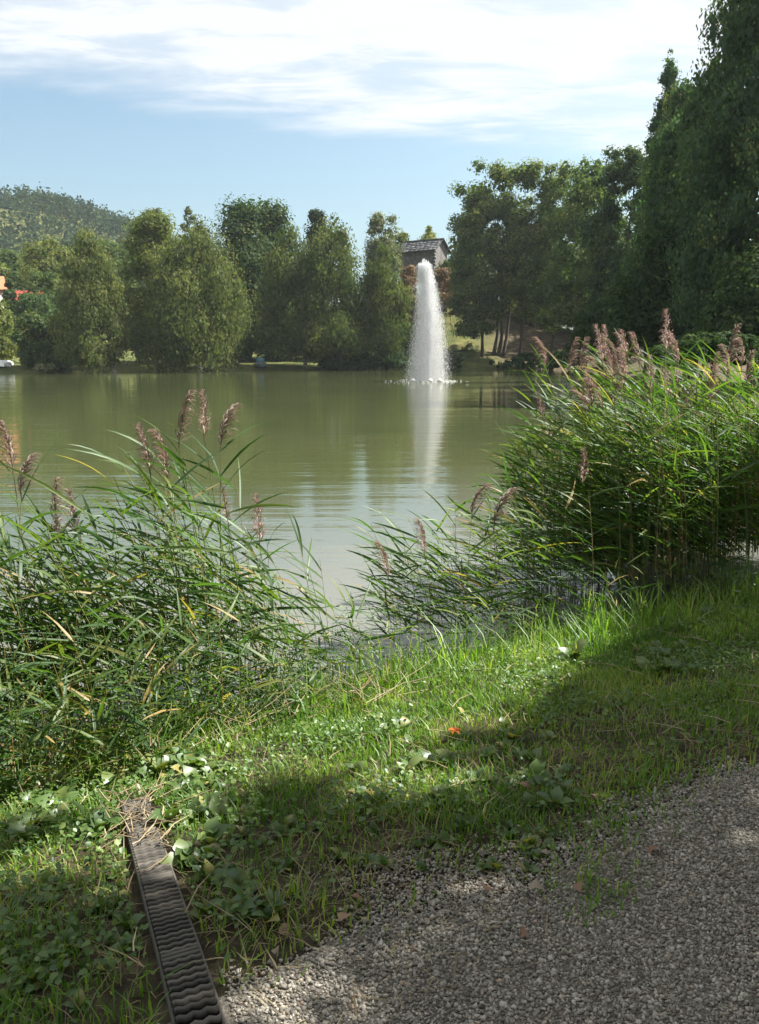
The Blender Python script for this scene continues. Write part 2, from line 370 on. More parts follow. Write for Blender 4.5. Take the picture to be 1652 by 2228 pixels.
def tree(name, label, cat, base, top_z, xl, xr, cz0, mat, kind='broad', leaves=6000, leaf=.34, nclump=55, bark='bark', trunk_r=.25,
         group=None, seed=1, limbs=6, droop=0.0, depth=1.0, tint=.4, hole=0.0, stems=None, clump=.20, lean_to=None, core=.16):
    leaves = int(leaves * 1.3)
    rng = np.random.default_rng(seed); bx, by, bz = base
    root = tag(empty(name, (bx, by, bz)), label, cat, group)
    cx, rx = (xl + xr) / 2 - bx, (xr - xl) / 2; h0, h1 = cz0 - bz, top_z - bz; H = h1 - h0
    env = np.array(ENV[kind]); hs = rng.random(nclump * 4)
    rp = np.interp(hs, env[:, 0], env[:, 1]); keep = rng.random(len(hs)) < rp * .85 + .15; hs, rp = hs[keep][:nclump], rp[keep][:nclump]
    ang = rng.uniform(0, 2 * np.pi, len(hs)); lump = .80 + .34 * vnoise(ang * 1.1 + seed * 3.3, hs * 4.5 + seed)
    cr = np.maximum(clump * 1.75 * min(rx * 1.15, H * .6), .25) * rng.uniform(.6, 1.25, len(hs))
    rad = rp * lump * np.sqrt(rng.uniform(.2, 1, len(hs))) * 1.28
    C = np.stack([cx * (1 - .0) + rad * np.maximum(rx - cr * .75, .1) * np.cos(ang), rad * np.maximum(rx * depth - cr * .75, .1) * np.sin(ang), h0 + cr * .4 + hs * np.maximum(H - cr * 1.25, .2)], 1)
    if kind in ('weep', 'cone'):
        cr[:3] *= (.55, .7, .85)
        for q in range(3): C[q] = (cx + rng.normal(0, .05) * rx, rng.normal(0, .05) * rx, h1 - cr[q] * .75 - q * .05 * H)
    else:
        for q in range(4): C[q] = (cx + rng.normal(0, .28) * rx, rng.normal(0, .28) * rx, h1 - cr[q] * .8 - q * .02 * H)
    Rd = cr[:, None] * np.array([1, 1, .8 + droop * .9])
    V, F, tt = cloud(rng, C, Rd, leaves, leaf, leaf * .58, np.clip(rng.normal(tint, .2, len(C)), 0, 1), droop)
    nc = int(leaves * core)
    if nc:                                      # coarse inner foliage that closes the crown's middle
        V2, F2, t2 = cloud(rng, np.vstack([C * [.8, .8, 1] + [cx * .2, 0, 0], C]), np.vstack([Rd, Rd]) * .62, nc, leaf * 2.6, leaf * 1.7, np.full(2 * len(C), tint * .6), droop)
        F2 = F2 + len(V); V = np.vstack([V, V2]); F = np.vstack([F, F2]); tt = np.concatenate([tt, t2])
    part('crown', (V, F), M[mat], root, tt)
    for k, sx in enumerate(stems or [0.0]):
        tx = cx * .95 if lean_to is None else lean_to
        tp = np.linspace(0, 1, 9)[:, None]; wob = np.cumsum(rng.normal(0, .012 * h1, (9, 2)), 0); wob[0] = 0
        P = np.hstack([sx * (1 + .9 * tp) + tx * tp ** 1.5 + wob[:, :1], wob[:, 1:], tp * (h0 + H * .80) - .25 * (tp == 0)])
        rr = trunk_r * (1 - .82 * tp[:, 0]) * (1.0 + .5 * np.exp(-tp[:, 0] * 14))
        part('trunk', tube(P, rr, 7), M[bark], root, smooth=True)
        for q in rng.choice(len(C), min(limbs, len(C)), replace=False):
            hh = np.clip((C[q, 2] - .33 * np.hypot(C[q, 0], C[q, 1])) / (h0 + H * .80), .15, .92)
            p0 = np.array([np.interp(hh, tp[:, 0], P[:, i]) for i in range(3)]); r0 = float(np.interp(hh, tp[:, 0], rr)) * .55
            mid = (p0 + C[q]) / 2 + np.array([0, 0, .07 * H * rng.uniform(.2, 1)]); 
            part('limb', tube([p0, (p0 + mid) / 2 + rng.normal(0, .04, 3), mid, C[q]], [r0, r0 * .8, r0 * .55, r0 * .15], 5), M[bark], root, smooth=True)
    return root
def ptree(name, label, y, ub, u0, u1, vt, vb, mat, **k):       # laid out from its outline at distance y
    cat = k.pop('cat', 'tree'); b = at(ub, 780, y); b[2] = GZ(b[0], y) - .05
    return tree(name, label, cat, b, at(ub, vt, y)[2], at(u0, vb, y)[0], at(u1, vb, y)[0], max(at(ub, vb, y)[2], b[2] + .1), M and mat, **k)

FAR = 'trees along the far bank'
ptree('willow_tree', 'olive green willow cut by the left edge behind the white tent', 94, -20, -95, 40, 640, 774, 'lime_leaf', kind='bush', leaves=8000, droop=.35, seed=11, group=FAR, tint=.6, nclump=70, limbs=4)
ptree('hazel_bush', 'dark rounded bush with a yellow green top beside the leaning birch', 91, 90, 38, 150, 676, 803, 'dark_leaf', cat='bush', kind='bush', leaves=7000, seed=12, trunk_r=.12, limbs=4, tint=.5)
ptree('birch_tree', 'weeping birch with pointed top and a leaning white trunk by the water', 88, 252, 128, 288, 503, 796, 'birch_leaf', kind='weep', leaves=17250, leaf=.24, droop=.5, seed=13, bark='birch_bark', trunk_r=.2, group=FAR, nclump=130, clump=.17, tint=.55, lean_to=-2.6)
ptree('maple_tree', 'broad tree with yellow green top left of the wide birch', 98, 345, 268, 432, 452, 790, 'lime_leaf', kind='tall', leaves=12000, leaf=.34, seed=14, group=FAR, nclump=80, tint=.4)
ptree('birch_tree', 'widest weeping birch spreading right at its foot beside the grey hut with teal cap', 92, 440, 318, 558, 474, 797, 'birch_leaf', kind='weep', leaves=25299, leaf=.24, droop=.5, seed=15, bark='birch_bark', trunk_r=.28, group=FAR, nclump=190, clump=.15, tint=.5)
ptree('oak_tree', 'tallest dark tree on the far bank with rounded twin top', 108, 545, 472, 612, 415, 780, 'dark_leaf', kind='tall', leaves=14000, leaf=.36, seed=16, group=FAR, nclump=110, clump=.32, tint=.42)
ptree('oak_tree', 'narrower dark tree just right of the tallest dark one', 111, 605, 550, 652, 424, 780, 'dark_leaf', kind='tall', leaves=11000, leaf=.36, seed=17, group=FAR, nclump=90, clump=.34, tint=.42)
ptree('birch_tree', 'weeping birch whose bare trunk stands at the end of the sunlit bank strip', 101, 664, 562, 712, 482, 772, 'birch_leaf', kind='weep', leaves=17250, leaf=.24, droop=.5, seed=18, bark='birch_bark', trunk_r=.2, group=FAR, nclump=110, clump=.18, tint=.42)
ptree('birch_tree', 'tall weeping birch in the middle of the three left of the fountain', 100, 744, 642, 806, 468, 776, 'birch_leaf', kind='weep', leaves=18400, leaf=.24, droop=.5, seed=19, bark='bark', trunk_r=.26, group=FAR, nclump=120, clump=.17, tint=.42)
ptree('birch_tree', 'shorter weeping birch nearest to the left side of the fountain', 101, 835, 772, 893, 532, 768, 'birch_leaf', kind='weep', leaves=13799, leaf=.24, droop=.5, seed=20, bark='bark', trunk_r=.22, group=FAR, nclump=90, clump=.2, tint=.45)
ptree('pine_tree', 'small dark pine top with a rusty patch above the birches', 128, 690, 664, 717, 451, 560, 'wood_leaf', kind='tall', leaves=2500, leaf=.4, seed=21, tint=.6, nclump=22, clump=.4)
ptree('poplar_tree', 'pale thin poplar with sparse top left of the stone hut', 122, 828, 785, 878, 458, 660, 'pale_leaf', kind='broad', leaves=5200, leaf=.30, seed=22, tint=.55, nclump=60, limbs=12)
ptree('elder_bush', 'yellow green bush showing left of the stone hut roof', 139, 868, 838, 905, 502, 600, 'lime_leaf', cat='bush', kind='bush', leaves=3000, seed=23, tint=.6, trunk_r=.1)
ptree('ash_sapling', 'thin sapling with yellow green leaves behind the stone hut', 143, 925, 895, 968, 490, 590, 'lime_leaf', kind='weep', leaves=2000, seed=24, tint=.7, trunk_r=.08, limbs=8, nclump=30)
MID = 'trees in the dip before the wooded hill'
ptree('round_tree', 'round olive tree below the hill, left of the pointed birch', 132, 118, 52, 185, 512, 700, 'lime_leaf', kind='broad', leaves=7000, leaf=.42, seed=25, group=MID, tint=.5)
ptree('round_tree', 'grey green tree above the red roofs at the left edge', 140, 15, -60, 80, 535, 680, 'green_leaf', kind='broad', leaves=7000, leaf=.42, seed=26, group=MID, tint=.5)
ptree('round_tree', 'hazy green tree between the pointed birch and the yellow topped tree', 150, 240, 176, 306, 514, 700, 'green_leaf', kind='broad', leaves=7000, leaf=.45, seed=27, group=MID, tint=.4)
ptree('round_tree', 'pale tree top peeping over the yellow topped tree', 140, 335, 300, 376, 450, 560, 'pale_leaf', kind='broad', leaves=3000, leaf=.4, seed=28, group=MID, tint=.5)
ptree('larch_tree', 'thin pale tree top above the widest birch', 135, 415, 394, 438, 448, 560, 'pale_leaf', kind='weep', leaves=1500, leaf=.3, seed=29, tint=.35, nclump=60, limbs=8, trunk_r=.1)
ptree('plum_tree', 'grey green tree hiding the right half of the red roofed house', 118, 105, 62, 142, 585, 760, 'green_leaf', kind='broad', leaves=5000, leaf=.32, seed=120, tint=.5, trunk_r=.12, limbs=4)
ptree('plum_tree', 'small tree between the orange roof and the red roof', 117, 31, 14, 46, 606, 740, 'green_leaf', kind='tall', leaves=3000, leaf=.3, seed=121, tint=.3, trunk_r=.1, limbs=3)
ptree('hawthorn_bush', 'dark bush under the red roof at the far left', 112, 85, 22, 150, 630, 760, 'green_leaf', cat='bush', kind='bush', leaves=6000, leaf=.36, seed=30, tint=.2, trunk_r=.12)
ptree('hawthorn_bush', 'brownish bush behind the pointed birch, under its left side', 104, 160, 105, 215, 650, 790, 'green_leaf', cat='bush', kind='bush', leaves=5000, leaf=.36, seed=31, tint=.15, trunk_r=.12)
RG = 'trees on the right far bank'
ptree('ash_tree', 'leaning ash with low branches right of the fountain', 112, 1050, 968, 1098, 395, 735, 'green_leaf', kind='broad', leaves=10500, leaf=.32, seed=32, group=RG, nclump=100, clump=.18, limbs=16, trunk_r=.2, lean_to=-2, tint=.6)
ptree('ash_tree', 'tall open ash with several trunks and a sunlit pale top', 113, 1084, 985, 1150, 345, 690, 'green_leaf', kind='broad', leaves=13000, leaf=.32, seed=33, group=RG, nclump=90, clump=.17, limbs=12, trunk_r=.22, stems=[-.7, 0, .65], tint=.75)
ptree('ash_tree', 'ash with straight dark trunk between the open ash and the oak', 110, 1126, 1092, 1222, 346, 700, 'green_leaf', kind='broad', leaves=13000, leaf=.32, seed=34, group=RG, nclump=80, clump=.19, limbs=10, trunk_r=.22, tint=.68)
ptree('ash_tree', 'rounded ash filling the line between the straight ash and the right oak', 107, 1200, 1150, 1285, 346, 720, 'green_leaf', kind='broad', leaves=11000, leaf=.32, seed=130, group=RG, nclump=90, clump=.19, limbs=8, trunk_r=.22, tint=.6)
ptree('oak_tree', 'broad dark oak on the right bank behind the reed plumes', 98, 1268, 1168, 1358, 336, 740, 'green_leaf', kind='broad', leaves=16000, leaf=.32, seed=35, group=RG, nclump=130, clump=.17, limbs=9, trunk_r=.3, tint=.5)
ptree('oak_tree', 'darker oak with ragged crest next to the pointed larch', 84, 1335, 1268, 1420, 306, 745, 'dark_leaf', kind='tall', leaves=15000, leaf=.28, seed=36, group=RG, nclump=130, clump=.16, limbs=7, trunk_r=.3, tint=.3)
ptree('hornbeam_bush', 'yellow green undergrowth tree seen between the ash trunks', 136, 1165, 1110, 1240, 590, 705, 'lime_leaf', cat='bush', kind='bush', leaves=5000, leaf=.36, seed=37, tint=.65, trunk_r=.12)
ptree('hornbeam_bush', 'dim green undergrowth tree behind the oak on the right bank', 130, 1290, 1215, 1390, 560, 700, 'green_leaf', cat='bush', kind='bush', leaves=6000, leaf=.36, seed=38, tint=.35, trunk_r=.12)
ptree('hornbeam_bush', 'mid green undergrowth tree between the stone hut and the open ash', 140, 1030, 962, 1120, 468, 640, 'green_leaf', cat='bush', kind='bush', leaves=5000, leaf=.36, seed=39, tint=.35, trunk_r=.12)
for k, (x, y, h, r, lab) in enumerate([(34, 121, 19, 6, 'added tree behind the right oak, placed to shade the bank'), (41, 108, 20, 6.5, 'added tree behind the ragged oak, mostly hidden, placed to shade the bank'), (36, 92, 19, 6, 'added tree between the ragged oak and the larch, placed to shade the bank'), (24, 127, 15, 5, 'added tree up the slope behind the rail fence, shading the bank')]):  # mostly hidden trees added to cast shade on the right bank
    g = GZ(x, y); tree('added_beech_tree', lab, 'tree', (x, y, g - .05), g + h, x - r, x + r, g + 1.5, 'dark_leaf', kind='broad', leaves=7000, leaf=.36, seed=110 + k, nclump=70, tint=.35, trunk_r=.28, group=RG)
ptree('larch_tree', 'tall pointed larch with a thin see-through top', 64, 1418, 1350, 1486, 108, 720, 'willow_leaf', kind='cone', leaves=17000, leaf=.2, seed=40, limbs=30, nclump=260, clump=.13, droop=.3, tint=.35, trunk_r=.28)
ptree('birch_tree', 'birch with yellowing patches before the larch', 55, 1448, 1362, 1545, 176, 730, 'willow_leaf', kind='weep', leaves=30000, leaf=.17, seed=41, limbs=10, nclump=170, clump=.15, droop=.45, tint=.5, trunk_r=.22)
ptree('willow_tree', 'huge dark weeping tree rising out of the frame at the top right', 40, 1650, 1470, 1850, -180, 745, 'willow_leaf', kind='tall', leaves=54000, leaf=.175, seed=42, limbs=14, nclump=420, clump=.10, droop=.55, tint=.35, trunk_r=.4, core=.2)
ptree('willow_tree', 'dark weeping tree left of the huge one, its top near the larch', 47, 1500, 1400, 1610, 200, 750, 'willow_leaf', kind='tall', leaves=28000, leaf=.19, seed=61, limbs=8, nclump=220, clump=.13, droop=.5, tint=.3, trunk_r=.3, core=.2)
ptree('alder_bush', 'dark bush on the right bank under the yellowing birch', 46, 1430, 1335, 1545, 480, 770, 'dark_leaf', cat='bush', kind='bush', leaves=12000, leaf=.19, seed=43, nclump=120, clump=.2, tint=.25, trunk_r=.14)
ptree('alder_bush', 'dark bush at the right edge behind the tall reeds', 34, 1640, 1520, 1800, 520, 775, 'dark_leaf', cat='bush', kind='bush', leaves=12000, leaf=.17, seed=44, nclump=120, clump=.2, tint=.3, trunk_r=.14)
ptree('alder_bush', 'low dark bush by the water right of the ash trunks', 106, 1150, 1085, 1225, 766, 803, 'dark_leaf', cat='bush', kind='bush', leaves=2200, leaf=.26, seed=45, tint=.2, trunk_r=.05)
ptree('alder_bush', 'dark shaded bush by the water under the right oak', 100, 1275, 1190, 1360, 745, 803, 'dark_leaf', cat='bush', kind='bush', leaves=3500, leaf=.26, seed=46, tint=.15, trunk_r=.05)
ptree('sallow_bush', 'low grey green bush at the waterline right of the fountain', 105, 985, 958, 1010, 762, 803, 'pale_leaf', cat='bush', kind='bush', leaves=1500, leaf=.26, seed=47, tint=.4, droop=-.5, trunk_r=.05)
for k, (u0, u1, vt, lab) in enumerate([(690, 760, 770, 'dark low bush along the water under the middle birch'), (752, 830, 766, 'dark low bush along the water between two birch trunks'), (815, 895, 756, 'dark low bush along the water left of the fountain')]):
    ptree('alder_bush', lab, 100.5, (u0 + u1) / 2, u0, u1, vt, 803, 'dark_leaf', cat='bush', kind='bush', leaves=1900, leaf=.26, seed=48 + k, tint=.25, trunk_r=.05)
for k, (y, u0, u1, vt, vb, lab) in enumerate([(62, 1240, 1370, 640, 770, 'dark bush low on the right bank below the ragged oak'), (52, 1330, 1470, 600, 775, 'dark bush low on the right bank below the larch'), (42, 1450, 1600, 560, 775, 'dark bush low on the right bank below the huge weeping tree'), (33, 1560, 1760, 600, 778, 'nearest dark bush on the right bank at the frame edge')]):
    ptree('alder_bush', lab, y, (u0 + u1) / 2, u0, u1, vt, vb, 'dark_leaf', cat='bush', kind='bush', leaves=9000, leaf=.17, seed=70 + k, tint=.2, trunk_r=.08, limbs=3, nclump=80)
for k, (y, u0, u1, vt, lab) in enumerate([(104, 255, 350, 660, 'dark undergrowth between the pointed birch and the yellow topped tree'), (112, 410, 560, 640, 'dark undergrowth behind the foot of the widest birch'), (114, 540, 680, 640, 'dark undergrowth under the two dark oaks'), (113, 670, 800, 650, 'dark undergrowth behind the middle birch trunk'), (112, 790, 890, 660, 'dark undergrowth behind the birch nearest the fountain'), (128, 1160, 1330, 610, 'dark undergrowth behind the rail fence')]):
    ptree('holly_bush', lab, y, (u0 + u1) / 2, u0, u1, vt, 800 if k < 5 else 712, 'dark_leaf', cat='bush', kind='bush', leaves=4500, leaf=.34, seed=80 + k, tint=.15, trunk_r=.06, limbs=3, nclump=60)
ptree('elder_bush', 'green bush at the foot of the stone hut gable', 124, 968, 946, 998, 566, 612, 'green_leaf', cat='bush', kind='bush', leaves=1600, leaf=.28, seed=123, tint=.4, trunk_r=.05, limbs=3)
ptree('alder_bush', 'dark bush on the right bank close behind the plume row', 27, 1545, 1430, 1670, 718, 792, 'dark_leaf', cat='bush', kind='bush', leaves=9000, leaf=.12, seed=124, tint=.25, trunk_r=.06, limbs=3, nclump=90)
ptree('dry_grass_clump', 'pale dry grass clump on the left shore', 85, 96, 74, 122, 790, 806, 'pale_leaf', cat='grass clump', kind='bush', leaves=600, leaf=.25, seed=52, tint=.9, trunk_r=.03, limbs=0, droop=-.6)
for k, (y, u, u0, u1, vt, vb, lab) in enumerate([(121, 965, 930, 1000, 580, 640, 'rusty dry bush on the slope just below the stone hut'), (118, 985, 950, 1012, 632, 690, 'rusty dry bush lower on the slope right of the fountain'), (121, 890, 864, 914, 574, 650, 'rusty dry bush left of the fountain below the stone hut'), (117, 905, 880, 930, 640, 720, 'rusty dry bush half hidden by the fountain')]):
    ptree('dry_bush', lab, y, u, u0, u1, vt, vb, 'rust_leaf', cat='bush', kind='bush', leaves=1500, leaf=.3, seed=54 + k, tint=.55, trunk_r=.04, limbs=3)

# wood on the hill: far off, one mass
def hill_wood():
    rng = np.random.default_rng(77); n = 16000
    x = rng.uniform(-330, 90, n); y = rng.uniform(165, 455, n); q_ = x / y
    k = (q_ > -.56) & (q_ < .18) & (rng.random(n) < np.where(q_ < -.18, .78, .10))
    x, y = x[k], y[k]; z = ground_z(x, y); n = len(x); con = rng.random(n) < .55
    C, Rd, tcs = [], [], []
    for q in range(n):
        h = rng.uniform(6.5, 11)
        t0 = rng.uniform(.0, .6)
        if con[q]:
            for f in (.25, .5, .75, .95):
                r = (1.08 - f) * h * .26; C.append((x[q], y[q], z[q] + h * f)); Rd.append((r, r, h * .16)); tcs.append(t0 * .6)
        else:
            for f in range(4):
                r = h * .24; C.append((x[q] + rng.normal(0, h * .16), y[q] + rng.normal(0, h * .16), z[q] + h * rng.uniform(.35, .75))); Rd.append((r, r, r * .8)); tcs.append(t0 + .3)
    V, F, tt = cloud(rng, np.array(C), np.array(Rd), 66000, 1.4, 1.0, np.array(tcs))
    tag(part('hillside_wood', (V, F), M['wood_leaf'], tint=tt), 'dark mixed wood covering the hill at the far left', 'wood', kind='stuff')
hill_wood()

# ------------------------------------------------------------------ fountain
M['spray'] = leaf_mat('spray_white', [(0, (.78, .80, .82)), (1, (.90, .91, .92))], .5, .03, .3, yellow=(1, 1, 1))
def build_fountain():
    rng = np.random.default_rng(8); fx, fy = FOUNT[0], FOUNT[1]; HT = at(920, 570, fy)[2]
    root = tag(empty('fountain', (fx, fy, 0)), 'tall white water jet rising from the middle of the pond', 'fountain')
    def streaks(P, ln, wd, lean=None):
        n = len(P); an = rng.uniform(0, np.pi, n); si = np.stack([np.cos(an), np.sin(an), 0 * an], 1) * wd[:, None] / 2
        up = np.array([[0, 0, 1.]]) * ln[:, None] / 2
        if lean is not None: up = up + lean * ln[:, None]
        V = np.stack([P - up, P + si, P + up, P - si], 1).reshape(-1, 3); return V, np.arange(4 * n).reshape(n, 4), np.repeat(rng.random(n), 4)
    prof = lambda z: np.interp(z / HT, [0, .12, .35, .6, .8, .93, 1], [1.62, 1.55, 1.28, .98, .74, .54, .42])
    cxz = lambda z: np.interp(z / HT, [0, .5, 1], [0, .05, -.36])
    n = 54000; z = HT * rng.random(n) ** 1.05 * .985; r = prof(z) * rng.random(n) ** .9 * (1 + .08 * np.abs(rng.normal(0, 1, n))); a = rng.uniform(0, 2 * np.pi, n)
    P = np.stack([cxz(z) + r * np.cos(a), r * np.sin(a), z + .05], 1)
    V, F, t = streaks(P, rng.uniform(.04, .26, n), rng.uniform(.006, .014, n)); part('falling_spray', (V, F), M['spray'], root, t)
    n = 9000; z = HT * rng.random(n) ** 1.0 * .97; r = (.10 + .02 * z) * np.abs(rng.normal(0, 1, n)); a = rng.uniform(0, 2 * np.pi, n)
    P = np.stack([cxz(z) + r * np.cos(a), r * np.sin(a), z + .05], 1)
    V, F, t = streaks(P, rng.uniform(.2, .6, n), rng.uniform(.014, .03, n)); part('jet', (V, F), M['spray'], root, t)
    n = 7000; z = HT * rng.random(n) ** 1.1 * .98; r = prof(z) * (1 + .16 * np.abs(rng.normal(0, 1, n))); a = rng.uniform(0, 2 * np.pi, n)
    P = np.stack([cxz(z) + r * np.cos(a), r * np.sin(a), z + .05], 1); V, F, t = streaks(P, rng.uniform(.03, .12, n), rng.uniform(.008, .018, n)); part('mist', (V, F), M['spray'], root, t)
    tips = []                                                   # ragged fingers of water at the crest
    for k in range(15):
        m = 130; ox = rng.uniform(-.42, .42); oy = rng.uniform(-.3, .3); ht = HT * rng.uniform(.95, 1.05) - abs(ox) * .5
        z = ht - rng.random(m) ** 1.6 * 1.0; sp_ = .02 + .06 * (ht - z)
        tips.append(np.stack([-.36 + ox + rng.normal(0, 1, m) * sp_, oy + rng.normal(0, 1, m) * sp_, z], 1))
    P = np.vstack(tips); V, F, t = streaks(P, rng.uniform(.08, .25, len(P)), rng.uniform(.014, .03, len(P))); part('crest', (V, F), M['spray'], root, t)
    n = 500; r = 1.2 * np.abs(rng.normal(0, 1, n)); a = rng.uniform(0, 2 * np.pi, n); P = np.stack([r * np.cos(a) * 1.1, r * np.sin(a), np.abs(rng.normal(0, .02, n)) + .01], 1)
    V, F, t = streaks(P, rng.uniform(.02, .05, n), rng.uniform(.08, .25, n)); part('splash', (V, F), M['spray'], root, t)
    sm, st_, so = mat_new('spray_air'); sv = st_.nodes.new('ShaderNodeVolumePrincipled'); sv.inputs['Color'].default_value = (.97, .98, 1, 1); sv.inputs['Density'].default_value = .42; sv.inputs['Anisotropy'].default_value = .3; st_.links.new(sv.outputs[0], so.inputs['Volume'])
    zs_ = np.linspace(.03, HT * .96, 22); an_ = np.linspace(0, 2 * np.pi, 20, endpoint=False)
    Vh = np.array([[cxz(z) + .86 * prof(z) * np.cos(q), .86 * prof(z) * np.sin(q), z] for z in zs_ for q in an_] + [[cxz(.03), 0, .03], [cxz(HT), 0, HT * .97]]); nb = len(Vh) - 2
    Fh = [[i * 20 + j, i * 20 + (j + 1) % 20, (i + 1) * 20 + (j + 1) % 20] for i in range(21) for j in range(20)] + [[i * 20 + j, (i + 1) * 20 + (j + 1) % 20, (i + 1) * 20 + j] for i in range(21) for j in range(20)] + [[nb, (j + 1) % 20, j] for j in range(20)] + [[nb + 1, 420 + j, 420 + (j + 1) % 20] for j in range(20)]
    part('spray_cloud', (Vh, np.array(Fh)), sm, root)
    M['float'] = plain_mat('float_plastic', [(.4, (.72, .70, .66)), (.7, (.80, .79, .76))], 8, .4)
    an = np.linspace(-np.pi / 2, np.pi / 2, 9); ball = lathe(np.stack([.20 * np.cos(an) + 1e-3, .17 * np.sin(an)], 1), 12)
    nz = part('nozzle', lathe([(.16, -.3), (.16, .02), (.09, .08), (.06, .22), (.001, .22)], 12), plain_mat('nozzle_steel', [(.3, (.25, .26, .27)), (.7, (.4, .41, .42))], 12, .35), root)
    for u in (899, 936, 957):
        x = at(u, 829, fy - 1.2)[0] - fx; o = part('float', ball, M['float'], root, smooth=True, loc=(x, -1.2, .06))
        cap = part('mooring_ring', lathe([(.05, .16), (.07, .19), (.05, .22), (.03, .19), (.05, .16)], 8), M['float'], o)
build_fountain()

# ------------------------------------------------------------------ stone hut on the mound
def build_hut():
    c = at(945, 590, 126.); x, y = c[0], 126.; z = c[2] - 1.2
    M['stone'] = plain_mat('rubble_stone', [(.3, (.06, .058, .06)), (.5, (.11, .106, .104)), (.72, (.18, .172, .168))], 2.2, .9, .04, 8)
    M['plaster'] = plain_mat('old_plaster', [(.3, (.11, .106, .104)), (.55, (.19, .183, .178)), (.75, (.26, .25, .24))], 1.1, .9, .02, 8)
    M['slab'] = plain_mat('roof_stone', [(0, (.045, .047, .052)), (.5, (.08, .082, .088)), (1, (.14, .142, .148))], source='random', rough=.7)
    root = tag(empty('stone_hut', (x, y, z)), 'small grey stone hut with slab roof on the mound behind the fountain', 'hut'); root.rotation_euler = (0, 0, R(-33))
    Lh, Wh, Hh, A = 6.0, 4.2, 4.6, 6.1        # local x runs along the ridge to the left (negative), gable faces +x
    V = np.array([[0, 0, 0], [-Lh, 0, 0], [-Lh, Wh, 0], [0, Wh, 0], [0, 0, Hh], [-Lh, 0, Hh], [-Lh, Wh, Hh], [0, Wh, Hh], [0, Wh / 2, A], [-Lh, Wh / 2, A]], float)
    def sub(f):
        idx = sorted(set(i for q in f for i in q)); mp_ = {i: k for k, i in enumerate(idx)}; return V[idx], [[mp_[i] for i in q] for q in f]
    part('long_wall', sub([[1, 0, 4, 5]]), M['stone'], root); part('back_wall', sub([[3, 2, 6, 7]]), M['stone'], root)
    for nm, ids in (('gable_wall', [0, 3, 7, 8, 4]), ('gable_wall', [2, 1, 5, 9, 6])):
        o = obj(nm, mesh(nm, V[ids], [[0, 1, 2, 3, 4]], M['plaster']), root)
    # corner stones, proud of the wall
    rng = np.random.default_rng(3)
    for k in range(9):
        w = .55 if k % 2 else .34; part('corner_stone', box(-w, .03, -.03, .34 if k % 2 else .55, k * .5 + .02, k * .5 + .46), M['stone'], root)
    roof = part('roof', merge(box(-Lh - .7, .45, -.02, .02, -.08, 0), box(-Lh - .7, .45, -.02, .02, -.2, -.12)), M['bark'], root, loc=(0, Wh / 2, A + .02))
    slope = math.atan2(A - Hh, Wh / 2); run = math.hypot(Wh / 2, A - Hh) + .75
    for side in (-1, 1):
        for c_ in range(6):
            d0 = run * (1 - c_ / 6); xx = -Lh - .75
            while xx < .4:
                w = rng.uniform(.6, 1.05); w = min(w, .5 - xx)
                b = box(0, w - .025, 0, run / 6 + .16, 0, .06); sl = part('roof_slab', b, M['slab'], roof)
                mt = Matrix.Translation((xx, side * d0 * math.cos(slope) * -1 * -1, -d0 * math.sin(slope) + .06 + rng.uniform(0, .03)))
                if side > 0: mt = mt @ Matrix.Translation((w, 0, 0)) @ Matrix.Rotation(math.pi, 4, 'Z')
                sl.matrix_local = mt @ Matrix.Rotation(slope - R(4), 4, 'X'); xx += w
    part('ridge_stone', box(-Lh - .8, .5, -.22, .22, .08, .17), M['slab'], roof)
    part('hay_door', box(0, .05, 1.5, 2.6, 1.2, 2.9), M['bark'], root)
build_hut()

# ------------------------------------------------------------------ houses beyond the trees at the left
def house(label, u, v, y, w, d, h, rz, roofcol, wallcol):
    c = at(u, v, y); g = GZ(c[0], y); root = tag(empty('house', (c[0], y, g - .3), rz), label, 'house'); e = c[2] - g + .3; h0 = e - h
    wm_ = plain_mat('house_wall', [(.3, tuple(q * .8 for q in wallcol)), (.7, wallcol)], 2, .9); rm = plain_mat('roof_tile', [(.3, tuple(q * .7 for q in roofcol)), (.7, roofcol)], 5, .8, .03)
    part('wall', box(-w / 2, w / 2, -d / 2, d / 2, 0, h0), wm_, root)
    V = np.array([[-w / 2 - .5, -d / 2 - .5, h0 - .15], [w / 2 + .5, -d / 2 - .5, h0 - .15], [w / 2 + .5, d / 2 + .5, h0 - .15], [-w / 2 - .5, d / 2 + .5, h0 - .15], [-w / 2 - .2, 0, h0 + h], [w / 2 + .2, 0, h0 + h]])
    r = obj('roof', bpy.data.meshes.new('roof'), root); r.data.from_pydata(V.tolist(), [], [[0, 1, 5, 4], [2, 3, 4, 5], [0, 4, 3], [1, 2, 5], [0, 3, 2, 1]]); r.data.materials.append(rm)
    part('chimney', box(w * .2, w * .2 + .6, -.3, .3, h0 + h * .5, h0 + h + .6), wm_, r)
    for k in (-1, 1):
        f = part('window', box(k * w * .25 - .5, k * w * .25 + .5, -d / 2 - .03, -d / 2 + .02, h0 - 1.9, h0 - .6), wm_, root)
        part('pane', box(k * w * .25 - .4, k * w * .25 + .4, -d / 2 - .05, -d / 2 - .04, h0 - 1.8, h0 - .7), plain_mat('pane', [(.3, (.02, .025, .03)), (.7, (.04, .05, .06))], 3, .1), f)
house('house with an orange tiled roof at the far left edge among trees', -34, 600, 124, 5, 5, 2.0, .35, (.55, .20, .10), (.5, .46, .4))
house('house with a red roof and grey wall left of the round olive tree', 60, 632, 126, 4, 5, 1.4, -.2, (.55, .09, .08), (.32, .31, .31))

